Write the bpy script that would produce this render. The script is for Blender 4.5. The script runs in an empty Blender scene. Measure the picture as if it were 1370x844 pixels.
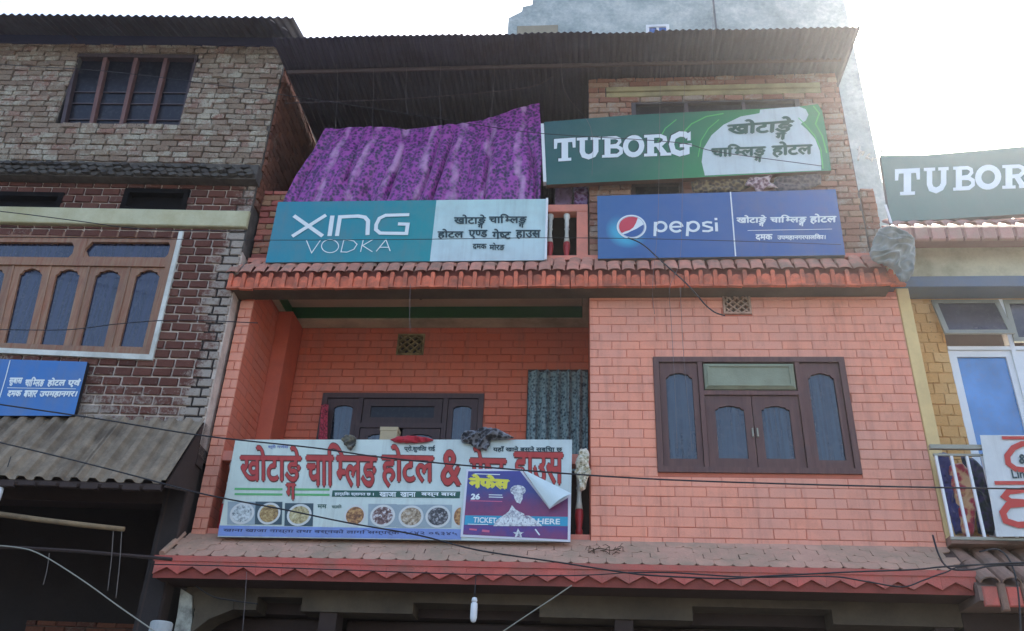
import bpy, bmesh, math, random
from mathutils import Vector, Matrix, noise as mn
R = math.radians
rnd = random.Random(7)
S = bpy.context.scene
COL = S.collection
# ---------------------------------------------------------------- camera
CAMH = 1.6
F = 1200.0
up_c = Vector((92, 2134, -1200)).normalized()
x_c = Vector((14650, 43, 1200)); x_c = (x_c - up_c * x_c.dot(up_c)).normalized()
y_c = up_c.cross(x_c)
M = Matrix((x_c, y_c, up_c))                 # camera axes -> world axes
cam = bpy.data.cameras.new('camera'); cam.sensor_width = 36; cam.lens = F / 1370 * 36
cam.clip_start = 0.05; cam.clip_end = 800
co = bpy.data.objects.new('camera', cam); COL.objects.link(co)
co.matrix_world = Matrix.Translation((0, 0, CAMH)) @ M.to_4x4()
S.camera = co
# ---------------------------------------------------------------- sky, sun, exposure
SUN_EL, SUN_AZ = 44, 33        # the sun stands behind the houses, a little to the right
w = bpy.data.worlds.new('World'); S.world = w; w.use_nodes = True
nt = w.node_tree
sky = nt.nodes.new('ShaderNodeTexSky'); sky.sky_type = 'NISHITA'; sky.sun_disc = False
sky.sun_elevation = R(SUN_EL); sky.sun_rotation = R(SUN_AZ)
sky.air_density = 1.0; sky.dust_density = 9.0; sky.ozone_density = 1.0; sky.altitude = 900
bg = nt.nodes['Background']; bg.inputs['Strength'].default_value = 0.15
nt.links.new(sky.outputs[0], bg.inputs['Color'])
sl = bpy.data.lights.new('sun', 'SUN'); sl.energy = 2.2; sl.angle = R(6); sl.color = (1, .95, .87)
so = bpy.data.objects.new('sun', sl); COL.objects.link(so)
sd = Vector((math.sin(R(SUN_AZ)) * math.cos(R(SUN_EL)), math.cos(R(SUN_AZ)) * math.cos(R(SUN_EL)), math.sin(R(SUN_EL))))
so.rotation_euler = sd.to_track_quat('Z', 'Y').to_euler()
S.view_settings.view_transform = 'Standard'; S.view_settings.look = 'None'
S.view_settings.exposure = 1.95; S.view_settings.gamma = 1
S.view_settings.use_curve_mapping = False
S.cycles.max_bounces = 8

# ---------------------------------------------------------------- projection helpers
def ray(x, y): return M @ Vector((x - 685, 422 - y, -F))
def atY(x, y, Y):
    r = ray(x, y); t = Y / r.y; return Vector((r.x * t, Y, CAMH + r.z * t))
def fx(x, y, Y=8.2):
    p = atY(x, y, Y); return (p.x, p.z)
def px(p):
    c = M.transposed() @ (Vector(p) - Vector((0, 0, CAMH)))
    if c.z >= -.01: return (-9999, -9999)
    return (685 + F * c.x / -c.z, 422 - F * c.y / -c.z)
LA = R(3.0); LP = Vector((-3.775, 8.03, 0)); LT = Vector((math.cos(LA), math.sin(LA), 0)); LN = Vector((math.sin(LA), -math.cos(LA), 0))
def lfx(x, y, off=0):
    """pixel -> (u, v) on the left house's front (off = metres in front of it)"""
    r = ray(x, y); P = LP + LN * off
    t = LN.dot(P) / LN.dot(r)
    q = Vector((0, 0, CAMH)) + r * t
    return ((q - LP).dot(LT), q.z)
def wall(Y):
    return lambda u, v, d=0: Vector((u, Y - d, v))
def lwall(u, v, d=0):
    q = LP + LT * u + LN * d; return Vector((q.x, q.y, v))

# ---------------------------------------------------------------- mesh helpers
LOC = {}
class MB:
    def __init__(s, m=None):
        s.v = []; s.f = []; s.mi = []; s.uv = {}; s.m = m or (lambda u, v, d=0: Vector((u, d, v)))
        s.cur = 0
    def add(s, vs, fs):
        b = len(s.v); s.v += [Vector(p) for p in vs]
        for f in fs: s.f.append([b + i for i in f]); s.mi.append(s.cur)
    def box(s, u0, u1, v0, v1, d0, d1):
        m = s.m
        vs = [m(u, v, d) for d in (d0, d1) for v in (v0, v1) for u in (u0, u1)]
        s.add(vs, [(0, 1, 3, 2), (4, 6, 7, 5), (0, 4, 5, 1), (2, 3, 7, 6), (0, 2, 6, 4), (1, 5, 7, 3)])
    def cbox(s, u0, u1, v0, v1, d0, d1, c=.006):
        """box whose front edges are chamfered (d1 = front)"""
        m = s.m
        vs = [m(u, v, d0) for v in (v0, v1) for u in (u0, u1)] + [m(u, v, d1 - c) for v in (v0, v1) for u in (u0, u1)] + \
             [m(u, v, d1) for v in (v0 + c, v1 - c) for u in (u0 + c, u1 - c)]
        fs = [(0, 1, 3, 2), (8, 10, 11, 9)]
        for a in (0, 4):
            fs += [(a, a + 4, a + 5, a + 1), (a + 2, a + 3, a + 7, a + 6), (a, a + 2, a + 6, a + 4), (a + 1, a + 5, a + 7, a + 3)]
        s.add(vs, fs)
    def prism(s, pts, d0, d1):
        n = len(pts); m = s.m
        vs = [m(u, v, d0) for u, v in pts] + [m(u, v, d1) for u, v in pts]
        fs = [list(range(n))[::-1], list(range(n, 2 * n))] + [(i, (i + 1) % n, n + (i + 1) % n, n + i) for i in range(n)]
        s.add(vs, fs)
    def flat(s, pts, d):
        s.add([s.m(u, v, d) for u, v in pts], [list(range(len(pts)))])
    def ring(s, outer, inner, d0, d1):
        n = len(outer); m = s.m
        vs = [m(*p, d1) for p in outer] + [m(*p, d1) for p in inner] + [m(*p, d0) for p in outer] + [m(*p, d0) for p in inner]
        fs = []
        for i in range(n):
            j = (i + 1) % n
            fs += [(i, j, n + j, n + i), (i, 2 * n + i, 2 * n + j, j), (n + i, n + j, 3 * n + j, 3 * n + i), (2 * n + i, 3 * n + i, 3 * n + j, 2 * n + j)]
        s.add(vs, fs)
    def ribbon(s, pts, wd, d, closed=False):
        n = len(pts); P = [Vector(p) for p in pts]; L = []; Rr = []
        for i in range(n):
            if closed: a, b = P[i - 1], P[(i + 1) % n]
            else: a, b = P[max(i - 1, 0)], P[min(i + 1, n - 1)]
            t1 = (P[i] - a).normalized() if (P[i] - a).length > 1e-9 else (b - P[i]).normalized()
            t2 = (b - P[i]).normalized() if (b - P[i]).length > 1e-9 else t1
            t = (t1 + t2).normalized(); nn = Vector((-t.y, t.x))
            k = wd / 2 / max(.45, nn.dot(Vector((-t1.y, t1.x))))
            L.append(P[i] + nn * k); Rr.append(P[i] - nn * k)
        vs = [s.m(p.x, p.y, d) for p in L] + [s.m(p.x, p.y, d) for p in Rr]
        e = n if closed else n - 1
        s.add(vs, [(i, (i + 1) % n, n + (i + 1) % n, n + i) for i in range(e)])
    def tube(s, pts, r, n=6, world=False, caps=True):
        P = [Vector(p) for p in pts]; k = len(P); vs = []
        rr = r if isinstance(r, (list, tuple)) else [r] * k
        for i in range(k):
            t = (P[min(i + 1, k - 1)] - P[max(i - 1, 0)]).normalized()
            a = t.cross(Vector((0, 0, 1)));
            if a.length < .05: a = t.cross(Vector((1, 0, 0)))
            a.normalize(); b = t.cross(a)
            for j in range(n):
                q = 2 * math.pi * j / n
                vs.append(P[i] + (a * math.cos(q) + b * math.sin(q)) * rr[i])
        fs = [(i * n + j, i * n + (j + 1) % n, (i + 1) * n + (j + 1) % n, (i + 1) * n + j) for i in range(k - 1) for j in range(n)]
        if caps: fs += [list(range(n)), list(range((k - 1) * n, k * n))]
        s.add(vs, fs)
    def grid(s, fn, nu, nv, uv=False):
        b = len(s.v)
        for j in range(nv + 1):
            for i in range(nu + 1):
                s.v.append(fn(i / nu, j / nv))
        for j in range(nv):
            for i in range(nu):
                q = b + j * (nu + 1) + i
                s.f.append([q, q + 1, q + nu + 2, q + nu + 1]); s.mi.append(s.cur)
                if uv: s.uv[len(s.f) - 1] = [(i / nu, j / nv), ((i + 1) / nu, j / nv), ((i + 1) / nu, (j + 1) / nv), (i / nu, (j + 1) / nv)]
    def build(s, name, mats, parent=None, smooth=False, recalc=True, kind=None, label=None):
        root = parent; L = Vector((0, 0, 0))
        while root is not None:
            if root.name in LOC: L = LOC[root.name]
            root = root.parent
        me = bpy.data.meshes.new(name)
        me.from_pydata([v - L for v in s.v], [], s.f)
        if not isinstance(mats, (list, tuple)): mats = [mats]
        for m in mats: me.materials.append(m)
        if len(mats) > 1:
            for p, i in zip(me.polygons, s.mi): p.material_index = i
        if s.uv:
            ul = me.uv_layers.new(name='UVMap')
            for fi, c in s.uv.items():
                for k, li in enumerate(me.polygons[fi].loop_indices): ul.data[li].uv = c[k]
        if recalc:
            bm = bmesh.new(); bm.from_mesh(me); bmesh.ops.recalc_face_normals(bm, faces=bm.faces); bm.to_mesh(me); bm.free()
        if smooth:
            for p in me.polygons: p.use_smooth = True
        o = bpy.data.objects.new(name, me); COL.objects.link(o); o.parent = parent
        if kind: o['kind'] = kind
        if label: o['label'] = label
        return o
def tag(o, label, cat, group=None):
    o['label'] = label; o['category'] = cat
    if group: o['group'] = group
    return o
def thing(name, loc, label, cat, group=None):
    o = bpy.data.objects.new(name, None); COL.objects.link(o); o.location = loc; o.empty_display_size = .2
    LOC[o.name] = Vector(loc); return tag(o, label, cat, group)
def place(me, name, loc, rot, scale, parent):
    """a copy sharing mesh data, under its parent part"""
    root = parent; L = Vector((0, 0, 0))
    while root is not None:
        if root.name in LOC: L = LOC[root.name]
        root = root.parent
    o = bpy.data.objects.new(name, me); COL.objects.link(o); o.parent = parent
    o.location = Vector(loc) - L; o.rotation_euler = rot; o.scale = scale
    return o

# ---------------------------------------------------------------- materials
def srgb(r, g, b):
    f = lambda c: (c / 255 / 12.92) if c / 255 <= .04045 else ((c / 255 + .055) / 1.055) ** 2.4
    return (f(r), f(g), f(b))
class NT:
    def __init__(s, name):
        s.mat = bpy.data.materials.new(name); s.mat.use_nodes = True
        s.t = s.mat.node_tree; s.b = s.t.nodes['Principled BSDF']
    def n(s, typ, **k):
        q = s.t.nodes.new(typ)
        for a, v in k.items(): setattr(q, a, v)
        return q
    def l(s, a, b): s.t.links.new(a, b)
    def noise(s, scale, detail=4, rough=.55, vec=None, w=None):
        q = s.n('ShaderNodeTexNoise'); q.inputs['Scale'].default_value = scale; q.inputs['Detail'].default_value = detail; q.inputs['Roughness'].default_value = rough
        s.l(vec if vec is not None else s.pos(), q.inputs['Vector']); return q.outputs['Fac']
    def pos(s):
        if not hasattr(s, '_g'): s._g = s.n('ShaderNodeNewGeometry')
        return s._g.outputs['Position']
    def uv(s):
        q = s.n('ShaderNodeUVMap'); return q.outputs['UV']
    def sxyz(s, v):
        q = s.n('ShaderNodeSeparateXYZ'); s.l(v, q.inputs[0]); return q.outputs
    def math(s, op, a, b=None, c=None, clamp=False):
        q = s.n('ShaderNodeMath', operation=op); q.use_clamp = clamp
        for i, x in enumerate((a, b, c)):
            if x is None: continue
            if isinstance(x, (int, float)): q.inputs[i].default_value = x
            else: s.l(x, q.inputs[i])
        return q.outputs[0]
    def ramp(s, fac, stops):
        q = s.n('ShaderNodeValToRGB'); e = q.color_ramp.elements
        while len(e) < len(stops): e.new(.5)
        for el, (p, c) in zip(e, stops):
            el.position = p; el.color = (c if isinstance(c, (tuple, list)) else (c, c, c)) + (1,) if not isinstance(c, float) else (c, c, c, 1)
        s.l(fac, q.inputs[0]); return q.outputs['Color']
    def mix(s, fac, a, b, typ='MIX'):
        q = s.n('ShaderNodeMix', data_type='RGBA', blend_type=typ)
        for i, x in ((0, fac), (6, a), (7, b)):
            if isinstance(x, (int, float)): q.inputs[i].default_value = x
            elif isinstance(x, tuple): q.inputs[i].default_value = x + (1,)
            else: s.l(x, q.inputs[i])
        return q.outputs[2]
    def hsv(s, col, h=None, sa=None, v=None):
        q = s.n('ShaderNodeHueSaturation')
        for nm, x in (('Hue', h), ('Saturation', sa), ('Value', v)):
            if x is None: continue
            if isinstance(x, (int, float)): q.inputs[nm].default_value = x
            else: s.l(x, q.inputs[nm])
        if isinstance(col, tuple): q.inputs['Color'].default_value = col + (1,)
        else: s.l(col, q.inputs['Color'])
        return q.outputs[0]
    def rand(s):
        """random per object + per loose piece"""
        oi = s.n('ShaderNodeObjectInfo'); s.pos()
        return s.math('FRACT', s.math('ADD', oi.outputs['Random'], s._g.outputs['Random Per Island']))
    def bump(s, h, strength=.3, dist=.01):
        q = s.n('ShaderNodeBump'); q.inputs['Strength'].default_value = strength; q.inputs['Distance'].default_value = dist
        s.l(h, q.inputs['Height']); s.l(q.outputs[0], s.b.inputs['Normal'])
    def col(s, c): 
        if isinstance(c, tuple): s.b.inputs['Base Color'].default_value = c + (1,)
        else: s.l(c, s.b.inputs['Base Color'])
    def set(s, **k):
        for a, v in k.items():
            s.b.inputs[a.replace('_', ' ')].default_value = v
MATS = {}
def pm(name, c, rough=.8, var=.18, scale=5, bump=.2, bs=60, rv=0.0, metal=0, dirt=None, da=.5, spec=.5):
    """plain procedural material: colour with grain, wear and fine relief"""
    if name in MATS: return MATS[name]
    t = NT(name)
    n1 = t.noise(scale, 6, .6); n2 = t.noise(scale * 9, 3, .6)
    v = t.math('ADD', t.math('MULTIPLY', n1, var * 2), t.math('MULTIPLY', n2, var))
    v = t.math('ADD', v, 1 - var * 1.5)
    if rv: v = t.math('ADD', v, t.math('MULTIPLY', t.math('SUBTRACT', t.rand(), .5), rv * 2))
    colr = t.hsv(c, v=v)
    if dirt:
        m = t.ramp(t.noise(scale * .45, 8, .68), [(.42, 0.0), (.66, 1.0)])
        colr = t.mix(t.math('MULTIPLY', m, da), colr, dirt)
    t.col(colr); t.set(Roughness=rough, Metallic=metal)
    t.b.inputs['Specular IOR Level'].default_value = spec
    if bump: t.bump(t.noise(bs, 5, .6), bump, .008)
    MATS[name] = t.mat; return t.mat

# painted pink brick: paint worn and greyed in streaks
def pink_brick(name, base, dirt=.35):
    t = NT(name); r = t.rand()
    c = t.hsv(base, v=t.math('ADD', .965, t.math('MULTIPLY', r, .07)), sa=t.math('ADD', .96, t.math('MULTIPLY', r, .06)))
    big = t.noise(.9, 6, .65); fine = t.noise(26, 5, .7)
    c = t.mix(t.math('MULTIPLY', t.ramp(big, [(.4, 0.0), (.72, 1.0)]), dirt), c, srgb(188, 152, 135))
    spk = t.ramp(t.noise(75, 4, .7), [(.3, 1.0), (.42, 0.0)])
    c = t.mix(t.math('MULTIPLY', spk, .35), c, srgb(150, 92, 78))
    sp = t.n('ShaderNodeMapping'); sp.inputs['Scale'].default_value = (9, 9, .8); t.l(t.pos(), sp.inputs['Vector'])
    st = t.ramp(t.noise(1, 5, .7, sp.outputs[0]), [(.5, 0.0), (.75, 1.0)])
    c = t.mix(t.math('MULTIPLY', st, .38), c, srgb(160, 108, 92))
    ch = t.ramp(t.noise(22, 8, .78), [(.66, 0.0), (.70, 1.0)])
    c = t.mix(t.math('MULTIPLY', ch, .55), c, srgb(206, 178, 160))
    dp = t.ramp(t.noise(3.4, 7, .7), [(.52, 0.0), (.74, 1.0)]); c = t.mix(t.math('MULTIPLY', dp, dirt * .8), c, srgb(172, 118, 96))
    t.col(c); t.set(Roughness=.78); t.bump(t.math('ADD', fine, t.noise(140, 3, .6)), .5, .006)
    return t.mat
M_PINK = pink_brick('pink_painted_brick', srgb(242, 160, 130), .45)
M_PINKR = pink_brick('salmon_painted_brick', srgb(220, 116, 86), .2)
M_PINKJ = pm('pink_joint', srgb(196, 112, 88), .9, .2, 9, .2)
M_PINKP = pm('pink_paint', srgb(224, 136, 112), .65, .15, 6, .25, 90, dirt=srgb(168, 120, 104), da=.45)
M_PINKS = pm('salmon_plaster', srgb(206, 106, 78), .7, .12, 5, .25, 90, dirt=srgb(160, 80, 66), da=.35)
# old clay brick with lime stains
def clay(name, cols, lime, lime_amt, scale=.9, dark=.0, grad=None, pits=.40, pr=.16):
    t = NT(name); r = t.rand()
    n = len(cols)
    c = t.ramp(r, [(i / max(1, n - 1), cols[i]) for i in range(n)])
    g = t.noise(18, 6, .7); c = t.mix(t.math('MULTIPLY', g, .45), c, tuple(x * .55 for x in cols[0]))
    st = t.noise(scale, 9, .72); k = t.math('ADD', st, t.math('MULTIPLY', t.math('SUBTRACT', t.noise(30, 4, .7), .5), .55))
    k = t.math('ADD', k, t.math('MULTIPLY', t.math('SUBTRACT', r, .5), pr))
    if grad:
        x = t.sxyz(t.pos())
        for (ax, a, b, gain) in grad: k = t.math('ADD', k, t.math('MULTIPLY', t.math('MULTIPLY', t.math('SUBTRACT', x[ax], a), 1 / (b - a), clamp=True), gain))
    mask = t.ramp(k, [(lime_amt - .07, 0.0), (lime_amt + .09, 1.0)])
    c = t.mix(t.math('MULTIPLY', mask, .9), c, lime)
    pit = t.ramp(t.noise(55, 5, .75), [(pits - .08, 1.0), (pits, 0.0)])
    c = t.mix(t.math('MULTIPLY', pit, .8), c, srgb(38, 34, 32))
    t.col(c); t.set(Roughness=.92); t.b.inputs['Specular IOR Level'].default_value = .2
    t.bump(t.math('ADD', t.noise(40, 6, .7), t.noise(130, 4, .7)), .8, .012)
    return t.mat
M_UPB = clay('weathered_brick', [srgb(146, 124, 106), srgb(154, 136, 116), srgb(162, 146, 126), srgb(160, 122, 106), srgb(164, 152, 134)], srgb(184, 178, 158), .55, 4.5, pits=.45)
M_UPJ = pm('old_mortar', srgb(96, 90, 82), .95, .4, 14, .6, 60, dirt=srgb(50, 46, 44), da=.7)
M_LOB = clay('purple_brown_brick', [srgb(108, 70, 60), srgb(122, 80, 68), srgb(96, 64, 56), srgb(132, 92, 78)], srgb(176, 166, 152), .66, 1.1, grad=[(0, -4.2, -3.8, .26), (2, 5.9, 5.0, .19)], pr=.04)
M_LOB2 = clay('limestained_brick', [srgb(104, 74, 70), srgb(120, 88, 82), srgb(134, 108, 100)], srgb(160, 150, 140), .5, 1.6)
M_LOJ = pm('pale_mortar', srgb(214, 200, 184), .95, .25, 12, .5, 60, dirt=srgb(140, 126, 116), da=.5)
M_REDB = clay('raw_red_brick', [srgb(166, 118, 100), srgb(186, 136, 114), srgb(156, 108, 92), srgb(192, 156, 128), srgb(150, 114, 100)], srgb(178, 164, 148), .58, 1.4)
M_REDJ = pm('grey_joint', srgb(104, 88, 80), .95, .3, 12, .6, 60)
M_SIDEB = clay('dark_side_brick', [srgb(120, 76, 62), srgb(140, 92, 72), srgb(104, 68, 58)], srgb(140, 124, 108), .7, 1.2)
M_ORB = clay('ochre_brick', [srgb(234, 186, 122), srgb(228, 176, 112), srgb(238, 194, 134)], srgb(214, 172, 120), .74, 1.2)
M_OR = pm('ochre_paint', srgb(222, 168, 104), .7, .14, 5, .25, dirt=srgb(190, 140, 90), da=.4)
M_YEL = pm('pale_yellow_plaster', srgb(226, 196, 134), .7, .12, 4, .2, dirt=srgb(186, 158, 112), da=.4)
M_CREAM = pm('cream_plaster', srgb(196, 190, 158), .8, .2, 4, .3, 50, dirt=srgb(128, 122, 94), da=.65)
M_CEIL = pm('beige_ceiling', srgb(200, 178, 148), .75, .12, 4, .15, dirt=srgb(170, 146, 116), da=.4)
M_GREEN = pm('green_gloss_paint', srgb(34, 96, 48), .4, .15, 6, .1, 70)
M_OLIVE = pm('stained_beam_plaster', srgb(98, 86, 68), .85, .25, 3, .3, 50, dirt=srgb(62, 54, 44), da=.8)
M_WHITEP = pm('white_paint', srgb(214, 216, 204), .6, .15, 8, .2, 60, dirt=srgb(150, 148, 134), da=.5)
M_CHIP = pm('chipped_white_pillar', srgb(196, 196, 180), .8, .25, 9, .5, 40, dirt=srgb(78, 74, 66), da=.9)
M_RED = pm('red_paint', srgb(176, 44, 48), .5, .2, 8, .2, dirt=srgb(110, 40, 38), da=.4)
M_TILE = pm('dusty_pink_tile', srgb(200, 134, 112), .9, .3, 9, .6, 50, rv=.18, dirt=srgb(142, 118, 100), da=.85)
M_TILEO = pm('orange_tile_end', srgb(216, 116, 84), .8, .25, 14, .5, 50, rv=.2, dirt=srgb(128, 84, 68), da=.8)
M_TILEG = pm('dust_grey_tile', srgb(196, 152, 128), .92, .2, 5, .6, 45, rv=.05, dirt=srgb(152, 134, 110), da=.85)
M_FASC = pm('red_oxide_fascia', srgb(200, 98, 84), .7, .2, 8, .4, 60, rv=.12, dirt=srgb(160, 104, 88), da=.8)
M_CLAY = pm('dusty_clay_tile', srgb(150, 118, 100), .92, .25, 10, .6, 45, rv=.1, dirt=srgb(118, 104, 90), da=.7)
M_TIN = pm('dull_blue_grey_tin', srgb(86, 84, 98), .55, .25, 3, .25, 30, metal=.3, dirt=srgb(66, 52, 50), da=.6)
M_TIN2 = pm('rusty_tin', srgb(92, 88, 92), .6, .25, 4, .25, 30, metal=.2, dirt=srgb(70, 50, 44), da=.7)
M_TINB = pm('painted_dark_blue_board', srgb(52, 54, 80), .6, .2, 5, .2)
M_AWN = pm('grey_brown_awning_sheet', srgb(146, 130, 108), .95, .35, 7, .7, 40, rv=.06, dirt=srgb(92, 80, 66), da=.85)
M_GREY = None
M_WOOD = None
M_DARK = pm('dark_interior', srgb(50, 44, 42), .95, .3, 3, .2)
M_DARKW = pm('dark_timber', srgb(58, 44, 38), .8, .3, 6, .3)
M_IRON = pm('painted_iron', srgb(84, 72, 74), .6, .25, 12, .3)
M_BLACK = pm('black_cable', srgb(30, 29, 32), .5, .1, 5, 0)
M_ALU = pm('dull_aluminium', srgb(150, 148, 132), .5, .12, 6, .1, 80, metal=.3)
M_WHITE = pm('white_frame_paint', srgb(226, 228, 226), .4, .07, 8, .08, 80)
M_STREET = pm('street_asphalt', srgb(92, 88, 84), .9, .2, 1.2, .3, 30)
def woodm(name, c1, c2, axis=2):
    t = NT(name); mp = t.n('ShaderNodeMapping'); sc = [30, 30, 30]; sc[axis] = 2.2; mp.inputs['Scale'].default_value = sc
    t.l(t.pos(), mp.inputs['Vector']); g = t.noise(1, 7, .65, mp.outputs[0]); r = t.rand()
    c = t.mix(t.ramp(g, [(.3, 0.0), (.7, 1.0)]), c1, c2)
    c = t.hsv(c, v=t.math('ADD', .85, t.math('MULTIPLY', r, .3)))
    c = t.mix(t.math('MULTIPLY', t.ramp(t.noise(5, 7, .7), [(.5, 0.0), (.7, 1.0)]), .5), c, tuple(x * .6 + .03 for x in c1))
    t.col(c); t.set(Roughness=.6); t.bump(g, .3, .004); return t.mat
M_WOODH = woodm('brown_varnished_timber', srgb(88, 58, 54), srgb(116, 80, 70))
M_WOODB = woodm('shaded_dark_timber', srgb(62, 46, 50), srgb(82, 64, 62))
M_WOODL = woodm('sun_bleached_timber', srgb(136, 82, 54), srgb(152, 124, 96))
def glass(name, c, rough=.08, cur=None, sp=.8):
    t = NT(name); n = t.noise(2.5, 4, .5)
    cc = t.mix(t.ramp(n, [(.35, 0.0), (.65, 1.0)]), c, tuple(x * .6 for x in c))
    d = t.ramp(t.noise(20, 6, .7), [(.5, 0.0), (.8, 1.0)])
    cc = t.mix(t.math('MULTIPLY', d, .25), cc, (.2, .2, .19))
    if cur:
        mp = t.n('ShaderNodeMapping'); mp.inputs['Scale'].default_value = (26, 26, 1.0); t.l(t.pos(), mp.inputs['Vector'])
        q = t.noise(1, 4, .6, mp.outputs[0]); cc = t.mix(t.ramp(q, [(.42, 0.0), (.6, 1.0)]), cc, cur)
    t.col(cc); t.set(Roughness=rough, IOR=1.5); t.b.inputs['Specular IOR Level'].default_value = sp
    t.bump(t.noise(3, 2, .5), .06, .02); return t.mat
M_GLB = glass('blue_window_glass', srgb(34, 44, 58), .1, srgb(44, 62, 74))
M_GLD = glass('dark_violet_glass', srgb(34, 36, 54), .1, srgb(42, 46, 68))
M_GLK = glass('black_glass', srgb(20, 19, 30), .3, None, .35)
M_GLS = glass('blue_door_glass', srgb(84, 144, 206), .1, None, 1.0)
M_GLG = glass('smoked_glass', srgb(62, 58, 66), .2)

def gen_bricks(name, m, u0, u1, v0, v1, bl, ch, holes, joint, depth, rot, jit=.1, d0=0.0, proud=.3, phase=0):
    """list of brick pieces on a wall mapping: (centre, len, height, depth, rot)"""
    out = []; j = 0; v = v0
    while v < v1 - .02:
        vt = min(v + ch, v1); off = (bl / 2 if j % 2 else 0) + phase
        u = u0 - bl + off
        segs = []
        while u < u1:
            ln = bl * (1 + rnd.uniform(-jit, jit) * .5)
            a, b = max(u, u0), min(u + ln, u1)
            if b - a > joint * 2: segs.append((a, b))
            u += ln
        vm = (v + vt) / 2
        for h in holes:
            if callable(h):
                q = h(vm)
                if q is None: continue
                ha, hb = q
            else:
                if not (h[2] < vm < h[3]): continue
                ha, hb = h[0], h[1]
            ns = []
            for a, b in segs:
                if b <= ha or a >= hb: ns.append((a, b)); continue
                if a < ha - joint * 2: ns.append((a, ha))
                if b > hb + joint * 2: ns.append((hb, b))
            segs = ns
        for a, b in segs:
            L = b - a - joint; H = vt - v - joint
            if L < .02 or H < .02: continue
            pr = rnd.uniform(-1, 1) * proud * depth * .4
            c = m((a + b) / 2, vm + rnd.uniform(-1, 1) * joint * .12, d0 + depth + pr)
            out.append((c, L, H, depth + pr, rot))
        v = vt; j += 1
    return out
def unit_brick(k, rough):
    r = random.Random(k * 31 + 5); J = lambda a: r.uniform(-a, a) * rough
    ix, iz, iy = .025, .07, .35
    vs = []
    for (x, z) in ((-.5, -.5), (.5, -.5), (.5, .5), (-.5, .5)): vs.append(Vector((x + J(.02), 1.0, z + J(.05))))
    for (x, z) in ((-.5, -.5), (.5, -.5), (.5, .5), (-.5, .5)): vs.append(Vector((x + J(.02), iy + J(.2), z + J(.05))))
    for (x, z) in ((-.5, -.5), (0, -.5), (.5, -.5), (.5, .5), (0, .5), (-.5, .5)):
        vs.append(Vector((x * (1 - 2 * ix) + J(.03), J(.15), z * (1 - 2 * iz) + J(.07))))
    fs = [(0, 1, 5, 4), (1, 2, 6, 5), (2, 3, 7, 6), (3, 0, 4, 7), (4, 5, 10, 9, 8), (5, 6, 11, 10), (6, 7, 13, 12, 11), (7, 4, 8, 13), (8, 9, 12, 13), (9, 10, 11, 12)]
    return vs, fs
UB = {}
def brick_mesh(mat, rough, k):
    key = (mat.name, rough, k)
    if key not in UB:
        vs, fs = unit_brick(k, rough); me = bpy.data.meshes.new('brick'); me.from_pydata(vs, [], fs); me.materials.append(mat); UB[key] = me
    return UB[key]
def px_area(b):
    x, y = px(b[0]); s = F / max(1, b[0].length)
    if not (-10 < x < 1380 and -10 < y < 854): return 0
    return b[1] * s * b[2] * s
def lay(groups, limit, name='brick'):
    """groups: [(bricks, material, rough, parent)]; the largest seen become objects, the rest one stuff part per wall"""
    al = []
    for gi, (bs, mat, rough, par) in enumerate(groups):
        for b in bs: al.append((px_area(b), gi, b))
    al.sort(key=lambda t: -t[0]); al2 = []
    rest = {}
    for i, (a, gi, b) in enumerate(al):
        bs, mat, rough, par = groups[gi]; k = rnd.randrange(6)
        if i < limit and a > 25:
            place(brick_mesh(mat, rough, k), name, b[0], (0, 0, b[4]), (b[1], b[3], b[2]), par)
        else: rest.setdefault(gi, []).append((b, k))
    for gi, lst in rest.items():
        bs, mat, rough, par = groups[gi]; mb = MB()
        for b, k in lst:
            vs, fs = unit_brick(k, rough); cz, sz = math.cos(b[4]), math.sin(b[4])
            mb.add([b[0] + Vector((v.x * b[1] * cz - v.y * b[3] * sz, v.x * b[1] * sz + v.y * b[3] * cz, v.z * b[2])) for v in vs], fs)
        mb.build('brickwork', mat, par, kind='stuff', recalc=False)

# ---------------------------------------------------------------- lettering helpers
def glyph_mesh(txt):
    c = bpy.data.curves.new('lettering', 'FONT'); c.body = txt; c.resolution_u = 3
    o = bpy.data.objects.new('lettering', c); COL.objects.link(o)
    dg = bpy.context.evaluated_depsgraph_get(); me = bpy.data.meshes.new_from_object(o.evaluated_get(dg))
    vs = [Vector((v.co.x, v.co.y)) for v in me.vertices]; fs = [list(p.vertices) for p in me.polygons]
    bpy.data.objects.remove(o); bpy.data.curves.remove(c); bpy.data.meshes.remove(me)
    return vs, fs
GC = {}
def adv(txt):
    vs, fs = glyph_mesh(txt + '|'); v0, _ = glyph_mesh('|')
    return max(v.x for v in vs) - max(v.x for v in v0)
def tok(txt, clip=None):
    key = (txt, clip)
    if key in GC: return GC[key]
    vs, fs = glyph_mesh(txt); a = adv(txt)
    if clip:
        bm = bmesh.new(); bv = [bm.verts.new((v.x, v.y, 0)) for v in vs]
        for f in fs:
            try: bm.faces.new([bv[i] for i in f])
            except ValueError: pass
        x = a * clip
        bmesh.ops.bisect_plane(bm, geom=bm.verts[:] + bm.edges[:] + bm.faces[:], plane_co=(x, 0, 0), plane_no=(1, 0, 0), clear_outer=True)
        bm.verts.index_update(); vs = [Vector((v.co.x, v.co.y)) for v in bm.verts]; fs = [[v.index for v in f.verts] for f in bm.faces]; bm.free(); a = x
    GC[key] = (vs, fs, a); return GC[key]
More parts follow.
